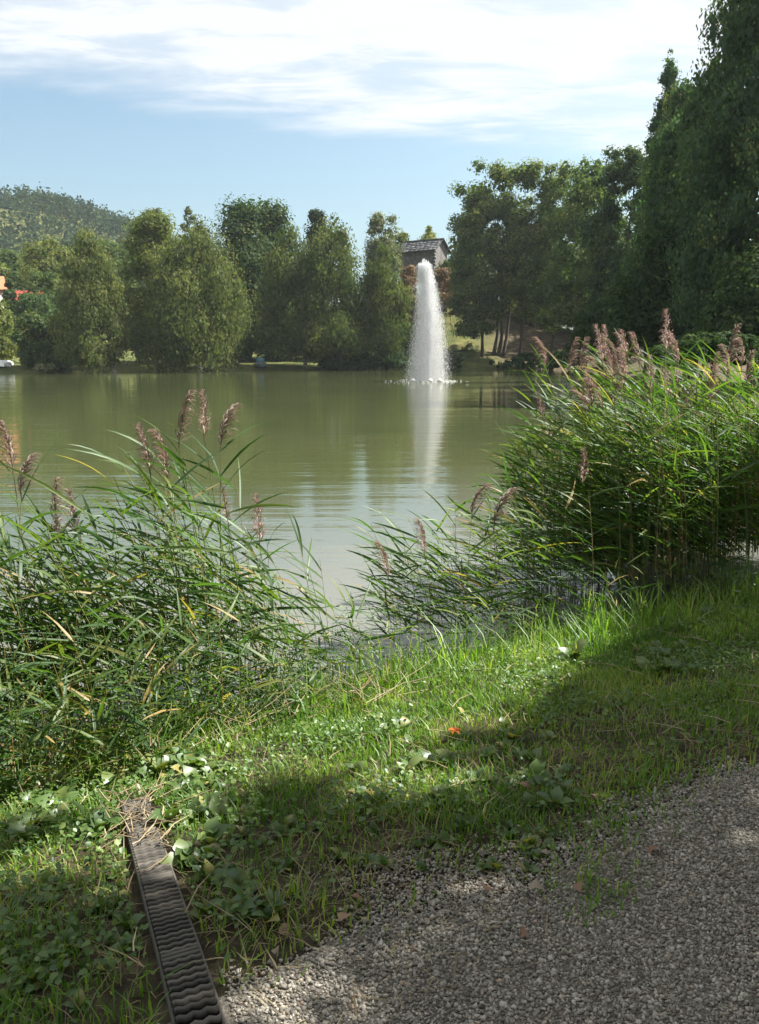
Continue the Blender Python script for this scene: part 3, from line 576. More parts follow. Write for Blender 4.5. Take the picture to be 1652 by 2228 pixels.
# white tent at the left shore
def tent():
    b = on_ground(2, 804); b[1] += 1.5; y = b[1]; b[2] = GZ(b[0], y); wht = plain_mat('white_canvas', [(.3, (.74, .74, .74)), (.7, (.82, .82, .82))], 2, .7)
    root = tag(empty('tent', tuple(b)), 'white canvas tent cut by the left edge on the shore', 'tent')
    zt, zb = at(0, 784, y)[2] - b[2], at(0, 797, y)[2] - b[2]; xr = at(20, 790, y)[0] - b[0]; xm = at(12, 790, y)[0] - b[0]
    V = np.array([[-4, -1.2, zb], [xr, -1.2, zb], [xr, -1.2, zb + (zt - zb) * .6], [xm, -1.0, zt], [-4, -1.0, zt], [-4, 1.2, zb], [xr, 1.2, zb], [xr, 1.2, zb + (zt - zb) * .6], [xm, 1.0, zt], [-4, 1.0, zt]])
    o = obj('canvas', bpy.data.meshes.new('canvas'), root); o.data.from_pydata(V.tolist(), [], [[0, 1, 2, 3, 4], [9, 8, 7, 6, 5], [1, 6, 7, 2], [2, 7, 8, 3], [3, 8, 9, 4], [0, 4, 9, 5]]); o.data.materials.append(wht)
    xe = at(34, 796, y)[0] - b[0]
    part('awning', merge(box(-.01, .01, -1.2, 1.2, 0, .02)), wht, root)
    a = np.array([[xm, -1.05, zt + .02], [xr + .02, -1.22, zb + (zt - zb) * .62], [xe, -1.25, zb]]); part('guy_strut', tube(a, .045, 5), wht, root)
    for x in (-3.5, -1.6, xr - .1): part('leg', tube([[x, -1.1, -.2], [x, -1.1, zb + .02]], .03, 5), M['bark'], root)
tent()
# small hut with a teal cap
def teal_hut():
    b = on_ground(566, 803); b[1] += .6; y = b[1]; b[2] = GZ(b[0], y) - .03; k = y / F_PX
    grey = plain_mat('grey_boards', [(.3, (.10, .11, .12)), (.7, (.20, .21, .22))], 3, .7); teal = plain_mat('teal_cap', [(.3, (.10, .30, .40)), (.7, (.16, .40, .50))], 3, .6)
    root = tag(empty('shelter', tuple(b)), 'tiny grey shelter with a teal cap on the far bank', 'shelter')
    h = lambda v: at(566, v, y)[2] - b[2]
    fr = lambda w0, w1, z0, z1, d=.8: (np.array([[sx * w, sy * w * d, z] for z, w in ((z0, w0), (z1, w1)) for sx, sy in ((-1, -1), (1, -1), (1, 1), (-1, 1))]), np.array([[0, 1, 5, 4], [1, 2, 6, 5], [2, 3, 7, 6], [3, 0, 4, 7], [4, 5, 6, 7], [3, 2, 1, 0]]))
    part('roof', fr(14 * k, 8.5 * k, h(795), h(787)), grey, root); part('eave', fr(15 * k, 14.6 * k, h(796.5), h(795) - .005), grey, root)
    part('cap', fr(8 * k, 7.2 * k, h(787) + .005, h(781)), teal, root); part('cap_top', fr(7 * k, 3.5 * k, h(781) + .004, h(779)), teal, root)
    for sx in (-1, 1):
        for sy in (-1, 1): part('post', box(sx * 9 * k - .05, sx * 9 * k + .05, sy * 7 * k - .05, sy * 7 * k + .05, 0, h(796.5) - .004), M['bark'], root)
    part('back_board', box(-9 * k, 9 * k, 7 * k + .06, 7 * k + .09, .02, h(797)), grey, root)
teal_hut()
# rail fence and log edging on the right far bank
def fence():
    b0 = at(1175, 700, 118); root = tag(empty('rail_fence', (b0[0], 118, GZ(b0[0], 118))), 'dark wooden rail fence behind the trunks on the right bank', 'fence')
    zs = []
    for k in range(5):
        x = k * 1.9; g = GZ(b0[0] + x, 118) - GZ(b0[0], 118); part('post', tube([[x, 0, g - .3], [x, 0, g + 1.25]], .08, 6), M['bark'], root); zs.append((x, g))
    for hz in (.45, .95): part('rail', tube([[x, -.1, g + hz] for x, g in zs], .055, 6), M['bark'], root)
    p0 = at(985, 742, 113.5); xs = np.linspace(p0[0], p0[0] + 7, 8); P = [[x - p0[0], 0, GZ(x, 113.5) - GZ(p0[0], 113.5) + .12] for x in xs]
    e = tag(empty('log_edging', (p0[0], 113.5, GZ(p0[0], 113.5))), 'long dark log edging along the lawn right of the fountain', 'log'); part('log', tube(P, .13, 7), M['bark'], e)
    for q in (P[0], P[-1]): part('peg', tube([[q[0], -.2, q[2] - .5], [q[0], -.2, q[2] + .15]], .05, 5), M['bark'], e)
fence()

# ------------------------------------------------------------------ reeds
REED_GREEN = [(0, (.034, .075, .022)), (.35, (.058, .115, .028)), (.7, (.092, .15, .034)), (.95, (.15, .185, .042)), (.97, (.34, .24, .09)), (1, (.36, .27, .12))]
M['reed_leaf'] = leaf_mat('reed_leaf', REED_GREEN, .48, .028, .5, source='random', yellow=(1.15, 1.40, .45))
M['reed_leaf_bed'] = leaf_mat('reed_leaf_bed', REED_GREEN, .48, .02, .5, yellow=(1.15, 1.40, .45))
M['reed_stem'] = plain_mat('reed_stem', [(0, (.10, .13, .04)), (.6, (.16, .16, .06)), (1, (.26, .20, .10))], source='random', rough=.55)
M['plume'] = leaf_mat('reed_plume', [(0, (.12, .075, .066)), (.5, (.22, .15, .125)), (1, (.46, .40, .33))], .45, .02, .5, yellow=(1.15, 1, .9))
_rr = np.random.default_rng(21)
def leaf_shape(rng, droop, twist, fold=.25, n=6):                # unit length along +x, half width .03
    t = np.linspace(0, 1, n + 1); w = .029 * np.minimum(1, .45 + t * 3.2) * (1 - t ** 2.4) ** .9
    zc = .10 * np.sin(t * np.pi * .8) - droop * t ** 2.2; yc = .05 * rng.normal() * t ** 2
    ang = twist * t
    up = np.stack([0 * t, -np.sin(ang), np.cos(ang)], 1); si = np.stack([0 * t, np.cos(ang), np.sin(ang)], 1)
    cen = np.stack([t, yc, zc], 1); m = cen - up * (w * fold)[:, None]
    V = np.stack([cen + si * w[:, None], m, cen - si * w[:, None]], 1).reshape(-1, 3)
    F = []
    for i in range(n):
        for k in (0, 1): F.append([3 * i + k, 3 * i + k + 1, 3 * i + 3 + k + 1, 3 * i + 3 + k])
    return V, np.array(F)
LEAVES = [leaf_shape(_rr, _rr.uniform(-.06, .14) if k < 11 else _rr.uniform(.3, .6), _rr.normal(0, .6)) for k in range(14)]
def thin(v, f):                                    # every second cross-section, for the crowd behind
    k = v.reshape(-1, 3, 3)[[0, 1, 3, 5, 6]]; n = len(k); return k.reshape(-1, 3), np.array([[3 * i + q, 3 * i + q + 1, 3 * i + 4 + q, 3 * i + 3 + q] for i in range(n - 1) for q in (0, 1)])
LEAVES_LOW = [thin(v, f) for v, f in LEAVES]
LEAF_ME = [mesh('reed_leaf', v, f, M['reed_leaf']) for v, f in LEAVES]
def stem_pos(t, c): return np.stack([c * t ** 1.8, 0 * t, t * (1 - .12 * c * c)], -1)
LEANS = [.03, .08, .14, .20, .28]
STEMS = [tube(stem_pos(np.linspace(-.06, 1, 9), 0) * 0 + stem_pos(np.abs(np.linspace(-.04, 1, 9)), c) * np.array([1, 1, 1]) - np.array([[0, 0, .05]]) * (np.arange(9) == 0)[:, None], np.linspace(.0032, .0012, 9), 4) for c in LEANS]
STEM_ME = [mesh('reed_stem', v, f, M['reed_stem'], smooth=True) for v, f in STEMS]
def plume_shape(rng, nod):
    n = 150; V, F, T = [], [], []
    ax = lambda t: np.array([nod * t ** 2 * .5, 0, t * (1 - .25 * nod * t)])
    for k in range(n):
        t = rng.random() ** .8; p = ax(t); a = rng.uniform(0, 2 * np.pi); ln = (.38 * (1 - t * .62)) * rng.uniform(.6, 1.1)
        d = np.array([np.cos(a) * .55 + nod * .55, np.sin(a) * .55, .75]); d = d / np.linalg.norm(d)
        q1 = p + d * ln * .5; q2 = p + d * ln * .85 + np.array([nod * .10, 0, -.10 * ln]); q3 = q2 + np.array([nod * .10, 0, -.24 * ln]) + d * ln * .12
        s = np.cross(d, [0, 0, 1.]); s = s / np.linalg.norm(s); w = .011
        tw = rng.random() * .5 + (.45 if rng.random() < .3 else 0)
        b = len(V); V += [p - s * w * .2, p + s * w * .2, q1 - s * w * .7, q1 + s * w * .7, q2 - s * w, q2 + s * w, q3 - s * .003, q3 + s * .003]
        F += [[b, b + 1, b + 3, b + 2], [b + 2, b + 3, b + 5, b + 4], [b + 4, b + 5, b + 7, b + 6]]; T += [tw] * 8
    tv, tf = tube([ax(t) for t in np.linspace(-.05, 1, 6)], np.linspace(.012, .004, 6), 4)
    F += (tf + len(V)).tolist(); V += list(tv); T += [.3] * len(tv)
    return np.array(V), np.array(F), np.array(T)
PLUMES = [plume_shape(_rr, nod) for nod in (.15, .45, .8, -.4, .3, .6)]
PLUME_ME = [mesh('reed_plume', v, f, M['plume'], t) for v, f, t in PLUMES]

def reed_plan(rng, h, wind, spread, nl, lmin=.34, lmax=.62, low=.25, lean=None):
    """leaves of one reed: (variant, local matrix); the reed itself leans along local +x"""
    c = int(rng.integers(0, len(LEANS))) if lean is None else lean; L = []
    for k in range(nl):
        t = low + (1 - low) * (k + rng.random() * .7) / nl; t = min(t, .985); p = stem_pos(np.array(t), LEANS[c]) * h
        side = 1 if k % 2 else -1
        az = side * rng.uniform(.05, spread) + rng.normal(0, .12)
        if rng.random() < .12: az += math.pi * rng.uniform(.6, 1.2)
        el = rng.uniform(.10, .58) + .55 * max(0, t - .8) / .2 * rng.random() * 1.3
        ln = rng.uniform(lmin, lmax) * (1.0 if t < .8 else .85) * min(1, .5 + h * .35); wd = ln * rng.uniform(.75, 1.15) * min(1.25, .36 / ln)
        mt = Matrix.Translation(p) @ Matrix.Rotation(az, 4, 'Z') @ Matrix.Rotation(-el, 4, 'Y') @ Matrix.Rotation(rng.normal(0, .5), 4, 'X') @ Matrix.Diagonal((ln, wd, ln, 1))
        L.append((int(rng.integers(0, 11 if rng.random() < .85 else 14)), mt))
    return c, L
def reed_object(rng, x, y, h, rz, label, group, plume=None, nl=11, spread=.7, **k):
    z = max(GZ(x, y), -.25) - .02; root = tag(empty('reed', (x, y, z), rz), label, 'reed', group)
    h = h - z if z < 0 else h
    c, L = reed_plan(rng, h, rz, spread, nl, **k)
    st = obj('stem', STEM_ME[c], root); st.scale = (h,) * 3
    for vi, mt in L:
        o = obj('leaf', LEAF_ME[vi], root); o.matrix_local = mt
    if plume is not None:
        o = obj('plume', PLUME_ME[plume], root); o.location = tuple(stem_pos(np.array(.985), LEANS[c]) * h); s = rng.uniform(.26, .36); o.scale = (s, s, s); o.rotation_euler = (0, rng.uniform(-.1, .2), rng.uniform(-.5, .5))
    return root
class Bed:
    def __init__(s): s.V, s.F, s.T, s.n = [], [], [], 0
    def add(s, V, F, t):
        s.V.append(V); s.F.append(F + s.n); s.n += len(V); s.T.append(np.full(len(V), t))
    def reed(s, rng, x, y, h, rz, nl=9, spread=.8, dead=.06, **k):
        z = max(GZ(x, y), -.25) - .02; W = Matrix.Translation((x, y, z)) @ Matrix.Rotation(rz, 4, 'Z'); c, L = reed_plan(rng, h, rz, spread, nl, **k)
        w = np.array(W); v, f = STEMS[c]; s.add((v * h) @ w[:3, :3].T + w[:3, 3], f, rng.uniform(.5, .9) if rng.random() > .25 else .97)
        for vi, mt in L:
            m = np.array(W @ mt); v, f = LEAVES_LOW[vi]; s.add(v @ m[:3, :3].T + m[:3, 3], f, rng.uniform(.95, 1) if rng.random() < dead else rng.random() * .92)
    def build(s, name, mat, label, cat):
        return tag(part(name, (np.vstack(s.V), np.vstack(s.F)), mat, tint=np.concatenate(s.T)), label, cat, kind='stuff')
WIND = math.pi * .97                              # leaves stream to the left
def reed_height(a):                               # height of the stand along the shore
    return float(np.interp(a, [-2.5, -1, -.2, .3, .75, 1.15, 1.5, 1.8, 2.2, 2.9, 3.5, 4.1, 4.4, 5, 6, 9], [1.7, 1.6, 1.30, 1.55, 1.68, 1.15, .8, .62, .85, 1.05, 1.2, 1.45, 2.1, 2.2, 2.25, 2.25]))
rng = np.random.default_rng(101)
# reeds one can single out by their plumes: (pixel of the base, height, plume, label)
solo = [(512, 1500, 862, 0, 'tallest reed left of the fountain with a pink plume standing over the water'),
        (486, 1505, 885, 2, 'reed with a purple plume bending right, beside the tallest left one'),
        (462, 1495, 880, 3, 'reed with a thin brown plume left of the tallest left one'),
        (372, 1520, 940, 0, 'reed with a narrow pink plume standing alone left of the tall pair'),
        (405, 1515, 962, 1, 'reed with a pale brown plume between the narrow pink one and the tall pair'),
        (100, 1600, 925, 1, 'tall reed with a brown plume at the left edge over the water'),
        (48, 1620, 985, 2, 'reed with a nodding brown plume cut by the left edge'),
        (172, 1560, 1085, 3, 'short reed with a pale pink plume near the left edge'),
        (205, 1540, 1075, 0, 'reed with a slender pink plume low over the ripples at left'),
        (520, 1470, 1068, 0, 'reed with a pale plume low behind the tall left pair'),
        (600, 1460, 1105, 0, 'reed with a tiny rust coloured plume right of the tall left pair'),
        (862, 1450, 1185, 1, 'leftmost plumed reed of the low clump in the middle'),
        (940, 1430, 1135, 1, 'reed with a grey plume second in the low middle clump'),
        (1010, 1420, 1048, 2, 'reed with a brown plume reaching up to the fountain reflection'),
        (1045, 1410, 1075, 2, 'reed with a drooping brown plume right of the fountain reflection'),
        (1262, 1360, 985, 0, 'slim reed with a thin brown plume at the left foot of the right clump'),
        (1425, 1335, 690, 0, 'tallest plumed reed of all, at the left of the right clump'),
        (1345, 1345, 750, 1, 'second tallest plumed reed, left of the tallest in the right clump')]
for ub, vb, vt, pl, lab in solo:
    r_ = ray(ub, vb); t_ = (ZC - .02) / -r_[2]; x, y = r_[0] * t_, r_[1] * t_; h = at(ub, vt, y)[2] - max(GZ(x, y), 0) - .24
    reed_object(rng, float(x), float(y), h, WIND + rng.normal(0, .15) if pl != 2 else rng.normal(0.2, .2), lab, None, pl, nl=10 if h > 1.3 else 8, low=.3, lean=int(rng.integers(0, 2)))
for k in range(34):                               # plume row along the crest of the right clump
    a = 4.35 + 1.85 * k / 33 + rng.normal(0, .05); x, y = bank(a, 2.95 + rng.random() * 1.0)
    pv_ = int(rng.integers(0, 6)); hh = rng.uniform(1.72, 2.3)
    reed_object(rng, float(x), float(y), hh, WIND + rng.normal(0, .25), 'reed with %s pink brown plume %s the right clump crest, %s' % (['an upright', 'a leaning', 'a nodding', 'a backswept', 'a slightly leaning', 'a drooping'][pv_], 'below' if hh < 2.0 else 'on', 'left end' if a < 4.8 else 'middle' if a < 5.4 else 'right edge'), 'plumed reeds of the right clump', pv_, nl=11, spread=.55, low=.4)
bed = Bed()
def stand(n_obj, n_bed, a0, a1, s0, s1, label, group, hmul=(.7, 1.05), nl=10, dens=None, spread=.8, low=.25, lean=None):
    k = 0
    while k < n_obj + n_bed:
        a = rng.uniform(a0, a1); s = rng.uniform(s0, s1); x, y = bank(a, s); h = reed_height(a) * rng.uniform(*hmul)
        if dens and rng.random() > dens(a): continue
        rz = WIND + rng.normal(0, .35)
        if callable(label): lab, grp = label(a, s)
        else: lab, grp = label, group
        if k < n_obj: reed_object(rng, float(x), float(y), h, rz, lab, grp, None, nl=nl, spread=spread, low=low, lean=None if lean is None else int(rng.integers(0, lean)))
        else: bed.reed(rng, float(x), float(y), h * rng.uniform(.6, .95), rz, nl=nl - 1, spread=spread + .2, low=low * .8, lean=None if lean is None else int(rng.integers(0, lean)))
        k += 1
def left_label(a, s):
    w = 'right at the left edge' if a < -.6 else 'left of the narrow pink plume' if a < .1 else 'around the two tall pink plumes' if a < .75 else 'thinning out towards the gap'
    f = 'rooted on the bank' if s < 3.05 else 'standing in the water'
    return 'plumeless left clump reed %s, %s' % (w, f), 'plain reeds of the left clump ' + w
def right_label(a, s):
    w = 'at its left end over the water' if a < 4.25 else 'below the tallest plume' if a < 4.75 else 'in its middle' if a < 5.4 else 'by the right edge'
    f = 'front row' if s < 3.2 else 'back rows'
    return 'plumeless right clump reed %s, %s' % (w, f), 'plain reeds of the right clump ' + w
stand(100, 150, -1.9, 1.35, 2.72, 3.55, left_label, None, dens=lambda a: 1.0 if a < .7 else .5)
stand(9, 0, 1.25, 2.0, 2.85, 3.35, 'short thin reed in the gap between the clumps', 'short reeds in the gap', nl=7, spread=1.4)
stand(36, 24, 2.12, 3.75, 2.85, 3.6, lambda a, s: ('low arching reed of the middle clump ' + ('beside the open gap' if a < 2.6 else 'below the fountain reflection' if a < 3.2 else 'next to the tall right clump'), 'plain reeds of the middle clump'), None, hmul=(.8, 1.15), nl=10, spread=.55, low=.2)
stand(110, 440, 4.2, 7.4, 2.75, 4.6, right_label, None, hmul=(.82, 1.0), nl=12, spread=.6, low=.35, lean=3)
for k in range(420):                              # tangle at the foot of the left clump
    a = rng.uniform(-1.9, 1.5) if k < 200 else rng.uniform(-1.9, .9); x, y = bank(a, rng.uniform(2.25, 3.1) - .25 * (a < 0)); bed.reed(rng, float(x), float(y), rng.uniform(.25, .75) * (1.2 if a < .5 else .8), rng.uniform(0, 6.28), nl=6, spread=2.4, dead=.10, lmin=.2, lmax=.4, low=.1)
for k in range(60):
    a = rng.uniform(2.0, 7); x, y = bank(a, rng.uniform(2.55, 3.0)); bed.reed(rng, float(x), float(y), rng.uniform(.3, .6), rng.uniform(0, 6.28), nl=5, spread=2.0, dead=.15, lmin=.2, lmax=.4, low=.1)
bed.build('reed_bed', M['reed_leaf_bed'], 'dense tangle of smaller reeds filling the clumps along the near shore', 'reeds')
# broken dead stalks lying at the foot of the left clump
M['straw'] = plain_mat('straw', [(0, (.13, .095, .055)), (.6, (.24, .185, .11)), (1, (.36, .30, .20))], source='tint', rough=.7)
sb = Bed()
for k in range(500):
    if k < 260: a, s = rng.uniform(-1.7, 1.5), rng.uniform(2.0, 2.9)
    elif k < 330:
        l_ = .95 + .75 * rng.random() ** .7; w_ = rng.normal(0, .07); a, s = to_as(DR0[0] + drn[0] * l_ + dpn[0] * w_, DR0[1] + drn[1] * l_ + dpn[1] * w_)
    else: a, s = rng.uniform(-1, 4.5), rng.uniform(.2, 2.6)
    x, y = map(float, bank(a, s)); z = GZ(x, y); az = rng.uniform(0, np.pi); L = rng.uniform(.08, .4) * (1 if k < 260 else .5); el = abs(rng.normal(.12, .22)) if k < 260 else .04
    d = np.array([np.cos(az) * np.cos(el), np.sin(az) * np.cos(el), np.sin(el)]); p = np.array([x, y, z + .02 + rng.random() * (.10 if k < 260 else .045)])
    v, f = tube([p, p + d * L * .5 + rng.normal(0, .008, 3), p + d * L], [.0028, .0024, .0012], 4); sb.add(v, f, rng.random())
sb.build('straw_litter', M['straw'], 'pale dead reed stalks lying at the foot of the left clump', 'straw')

# ------------------------------------------------------------------ turf, clover, weeds and gravel near the camera
def in_view(x, y, z, pad=60):
    u, v, d = proj(np.stack([x, y, z], -1)); return (d > .2) & (u > -pad) & (u < W_PX + pad) & (v > 0) & (v < H_PX + pad)
def blades(rng, n, smin, smax, hmin, hmax, wd, mat, name, label, cat, keep, tint_mu=.5, bend=.7, flat=0.0):
    a = rng.uniform(-3.2, 6.8, n * 3); s = rng.uniform(smin, smax, n * 3); x, y = bank(a, s); z = ground_z(x, y)
    k = in_view(x, y, z) & keep(rng, x, y, a, s) & (z > .005); x, y, z, a, s = x[k][:n], y[k][:n], z[k][:n], a[k][:n], s[k][:n]; n = len(x)
    h = rng.uniform(hmin, hmax, n) * (.7 + .6 * vnoise(x * 4, y * 4 + 30)) * (1 + .9 * sstep(s, 2.1, 2.9)); az = rng.uniform(0, 2 * np.pi, n)
    d = np.stack([np.cos(az), np.sin(az), 0 * az], 1); si = np.stack([-np.sin(az), np.cos(az), 0 * az], 1) * wd * rng.uniform(.6, 1.3, n)[:, None]
    b = np.abs(rng.normal(0, bend, n)) * h; P = np.stack([x, y, z - .004], 1); up = np.array([[0, 0, 1.]]) * (h * (1 - flat))[:, None]
    p1 = P + up * .55 + d * (b * .28)[:, None]; p2 = P + up * .95 + d * b[:, None]
    V = np.stack([P - si, P + si, p1 - si * .8, p1 + si * .8, p2, p2 + up * .001], 1)[:, :5].reshape(-1, 3)
    o = np.arange(n)[:, None] * 5; F = np.concatenate([o + [0, 1, 3], o + [0, 3, 2], o + [2, 3, 4]]); 
    t = np.clip(rng.normal(tint_mu, .22, n) + (vnoise(x * 2.5 + 9, y * 2.5) - .5) * .5, 0, 1)
    return tag(part(name, (V, F), mat, tint=np.repeat(t, 5)), label, cat, kind='stuff')
M['grass'] = leaf_mat('grass_blade', [(0, (.055, .125, .022)), (.5, (.135, .24, .042)), (.8, (.235, .315, .06)), (1, (.40, .37, .16))],   .45, .02, .45, yellow=(1.25, 1.45, .42))
M['clover'] = leaf_mat('clover_leaf', [(0, (.045, .10, .024)), (.6, (.10, .175, .036)), (1, (.18, .235, .055))], .38, .03, .45, yellow=(1.4, 1.4, .5))
M['dry_grass'] = leaf_mat('dry_grass', [(0, (.13, .10, .05)), (.5, (.24, .19, .10)), (1, (.36, .30, .18))], .3, .02, .5, yellow=(1.1, 1, .8))
def keep_turf(rng, x, y, a, s):
    pr = sstep(s + (vnoise(x * 3.1, y * 3.1) - .5) * .8, -.22, .35); pr = pr * (.35 + .65 * sstep(vnoise(x * 1.7 + 5, y * 1.7 + 2), .25, .5))
    return (rng.random(len(x)) < pr) & (drain_dist(x, y) > .064 + .03 * vnoise(x * 9, y * 9)) & (pond_sd(x, y) > -.02)
blades(np.random.default_rng(31), 53000, -.25, 3.0, .022, .072, .0030, M['grass'], 'turf', 'short green grass covering the near bank', 'grass', keep_turf)
blades(np.random.default_rng(32), 9000, -.25, 1.6, .02, .07, .0022, M['dry_grass'], 'dry_turf', 'dry straw coloured grass along the path edge', 'grass', lambda r, x, y, a, s: (r.random(len(x)) < .15 + .8 * np.exp(-((s - .45) / .45) ** 2)) & (drain_dist(x, y) > .08), bend=1.6, flat=.35)
blades(np.random.default_rng(33), 2200, 2.0, 3.0, .10, .24, .0045, M['grass'], 'tall_grass', 'longer grass hanging over the water edge', 'grass', lambda r, x, y, a, s: (drain_dist(x, y) > .09), tint_mu=.45, bend=.8)
def ground_cover():
    rng = np.random.default_rng(34); n = 60000; a = rng.uniform(-3.2, 6.8, n); s = rng.uniform(-.05, 2.9, n); x, y = bank(a, s); z = ground_z(x, y)
    pr = sstep(vnoise(x * 2.2 + 31, y * 2.2 + 7), .38, .7) * sstep(s, .1, .7) * (1.0 - .25 * sstep(s, 1.8, 2.5)); pr = np.maximum(pr, .8 * sstep(-x, .1, .8) * sstep(s, .0, .5))
    k = in_view(x, y, z) & (rng.random(n) < pr * .8) & (drain_dist(x, y) > .08) & (z > .02); x, y, z = x[k], y[k], z[k]; n = len(x)
    L = rng.uniform(.011, .027, n) * (.7 + .6 * vnoise(x * 5, y * 5)); az = rng.uniform(0, 2 * np.pi, n); P = np.stack([x, y, z + rng.uniform(.015, .085, n)], 1)
    d = unit(np.stack([np.cos(az), np.sin(az), rng.normal(.1, .38, n)], 1)); si = unit(np.cross(d, unit(np.array([[0, 0, 1.]]) + rng.normal(0, .35, (n, 3))))); nn = np.cross(si, d)
    L = L[:, None]; w = L * rng.uniform(.3, .45, (n, 1))
    V = np.stack([P, P + d * L * .35 + si * w + nn * L * .08, P + d * L * .8 + si * w * .8 + nn * L * .05, P + d * L - nn * L * .1, P + d * L * .8 - si * w * .8 + nn * L * .05, P + d * L * .35 - si * w + nn * L * .08, P + d * L * .5 - nn * L * .04], 1).reshape(-1, 3)
    o = np.arange(n)[:, None] * 7; F = np.concatenate([o + [0, 1, 6], o + [1, 2, 6], o + [2, 3, 6], o + [3, 4, 6], o + [4, 5, 6], o + [5, 0, 6]])
    tag(part('clover_cover', (V, F), M['clover'], tint=np.repeat(np.clip(rng.normal(.5, .25, n), 0, 1), 7)), 'small round leaved plants growing through the grass of the bank', 'ground cover', kind='stuff')
ground_cover()
# single weeds: rosettes of broad leaves
M['weed_leaf'] = leaf_mat('weed_leaf', [(0, (.06, .11, .03)), (.6, (.10, .165, .045)), (.9, (.16, .20, .06)), (1, (.30, .26, .08))], .38, .035, .42, source='random', yellow=(1.4, 1.35, .5))
def broad_leaf(rng, wid, droop):
    t = np.linspace(0, 1, 6); w = wid * np.array([.12, .62, 1, .92, .55, .02]) * rng.uniform(.85, 1.15, 6); z = .22 * np.sin(t * np.pi * .7) - droop * t ** 2
    c = np.stack([t, .06 * np.sin(t * 5 + rng.random() * 6), z], 1); e = np.array([0, 1, 0]); up = np.array([0, 0, .18])
    V = np.stack([c + w[:, None] * (e + up), c, c + w[:, None] * (-e + up)], 1).reshape(-1, 3); F = []
    for i in range(5):
        for k in (0, 1): F.append([3 * i + k, 3 * i + k + 1, 3 * i + 4 + k, 3 * i + 3 + k])
    return V, np.array(F)
_wr = np.random.default_rng(35); BL = [mesh('broad_leaf', *broad_leaf(_wr, _wr.uniform(.2, .36), _wr.uniform(.05, .4)), M['weed_leaf'], smooth=True) for k in range(8)]
def weed(rng, x, y, size, label, group, n):
    root = tag(empty('broadleaf_weed', (x, y, GZ(x, y) - .005)), label, 'weed', group)
    for k in range(n):
        o = obj('leaf', BL[int(rng.integers(0, 8))], root); o.location = (0, 0, size * .15 * rng.random())
        o.rotation_euler = (rng.normal(0, .3), -rng.uniform(.15, 1.0), 6.283 * (k + rng.random() * .6) / n); s = size * rng.uniform(.6, 1.15); o.scale = (s, s, s)
wr = np.random.default_rng(36)
zones = [(26, (20, 1700, 280, 1840), .10, 'pale green broadleaf weed in the sun left of the drain', 'weeds left of the drain'),
         (26, (345, 1640, 480, 1900), .10, 'pale green broadleaf weed in the sun right of the drain', 'weeds right of the drain'),
         (46, (760, 1560, 1230, 1760), .065, 'small broadleaf weed on the sunlit lawn', 'weeds on the sunlit lawn'),
         (30, (1180, 1330, 1560, 1480), .085, 'broadleaf weed at the foot of the right reed clump', 'weeds under the right reeds'),
         (36, (480, 1790, 1200, 1900), .045, 'dim broadleaf weed in the shade before the path', 'weeds in the middle shade'),
         (34, (10, 1880, 290, 2200), .05, 'dim broadleaf weed in the shade left of the drain', 'weeds in the left shade'),
         (12, (430, 1900, 620, 2120), .07, 'dim broadleaf weed in the shade right of the drain', 'weeds in the shade right of the drain')]
for n, (u0, v0, u1, v1), size, lab, grp in zones:
    for k in range(n):
        g = on_ground(wr.uniform(u0, u1), wr.uniform(v0, v1))
        if drain_dist(g[0], g[1]) < .1 or g[2] < .02: continue
        weed(wr, g[0], g[1], size * wr.uniform(.7, 1.3), lab, grp, int(wr.integers(5, 9)))
for (u, v, s, lab) in [(880, 1690, .11, 'single broadleaf weed with the largest pale leaf on the lawn'), (1248, 1440, .15, 'broadleaf weed with an upright yellow green leaf by the right reeds'), (1540, 1310, .16, 'broadleaf weed with light leaves at the foot of the dark right reeds')]:
    g = on_ground(u, v); weed(wr, g[0], g[1], s, lab, None, 6)
# dead leaves
M['dead_leaf'] = leaf_mat('dead_leaf', [(0, (.20, .105, .06)), (.5, (.26, .17, .105)), (1, (.26, .21, .15))], .2, .03, .5, source='random', yellow=(1.1, .9, .6))
DL = [mesh('dead_leaf', *broad_leaf(_wr, .38, .35), M['dead_leaf'], smooth=True) for k in range(4)]
M['orange_leaf'] = leaf_mat('orange_leaf', [(0, (.62, .13, .02)), (1, (.68, .20, .03))], .35, .03, .5, source='random', yellow=(1.1, .9, .5))
OL = mesh('orange_leaf', *broad_leaf(_wr, .3, .5), M['orange_leaf'], smooth=True)
g = on_ground(990, 1612); ol = tag(empty('fallen_leaf', (g[0], g[1], g[2] + .05)), 'bright orange withered leaf lying in the sunlit grass', 'leaf')
for k in range(6):
    o = obj('leaf_lobe', OL, ol); o.scale = (.036,) * 3; o.rotation_euler = (wr.normal(0, .4), wr.uniform(-.5, .2), k * 1.05)
for k in range(30):
    u, v = wr.uniform(350, 1640), wr.uniform(1720, 2120); g = on_ground(u, v); a_0, s_0 = to_as(g[0], g[1])
    if s_0 < -.2: continue
    o = tag(obj('fallen_leaf', DL[int(wr.integers(0, 4))], None, (g[0], g[1], g[2] + .022)), 'brown fallen leaf on the shaded ground ' + ('near the drain' if u < 650 else 'in the middle before the gravel' if u < 1100 else 'towards the right edge'), 'leaf', 'brown fallen leaves'); sz = wr.uniform(.03, .055); o.scale = (sz, sz, sz); o.rotation_euler = (wr.normal(0, .5), wr.normal(0, .4), wr.uniform(0, 6.28))
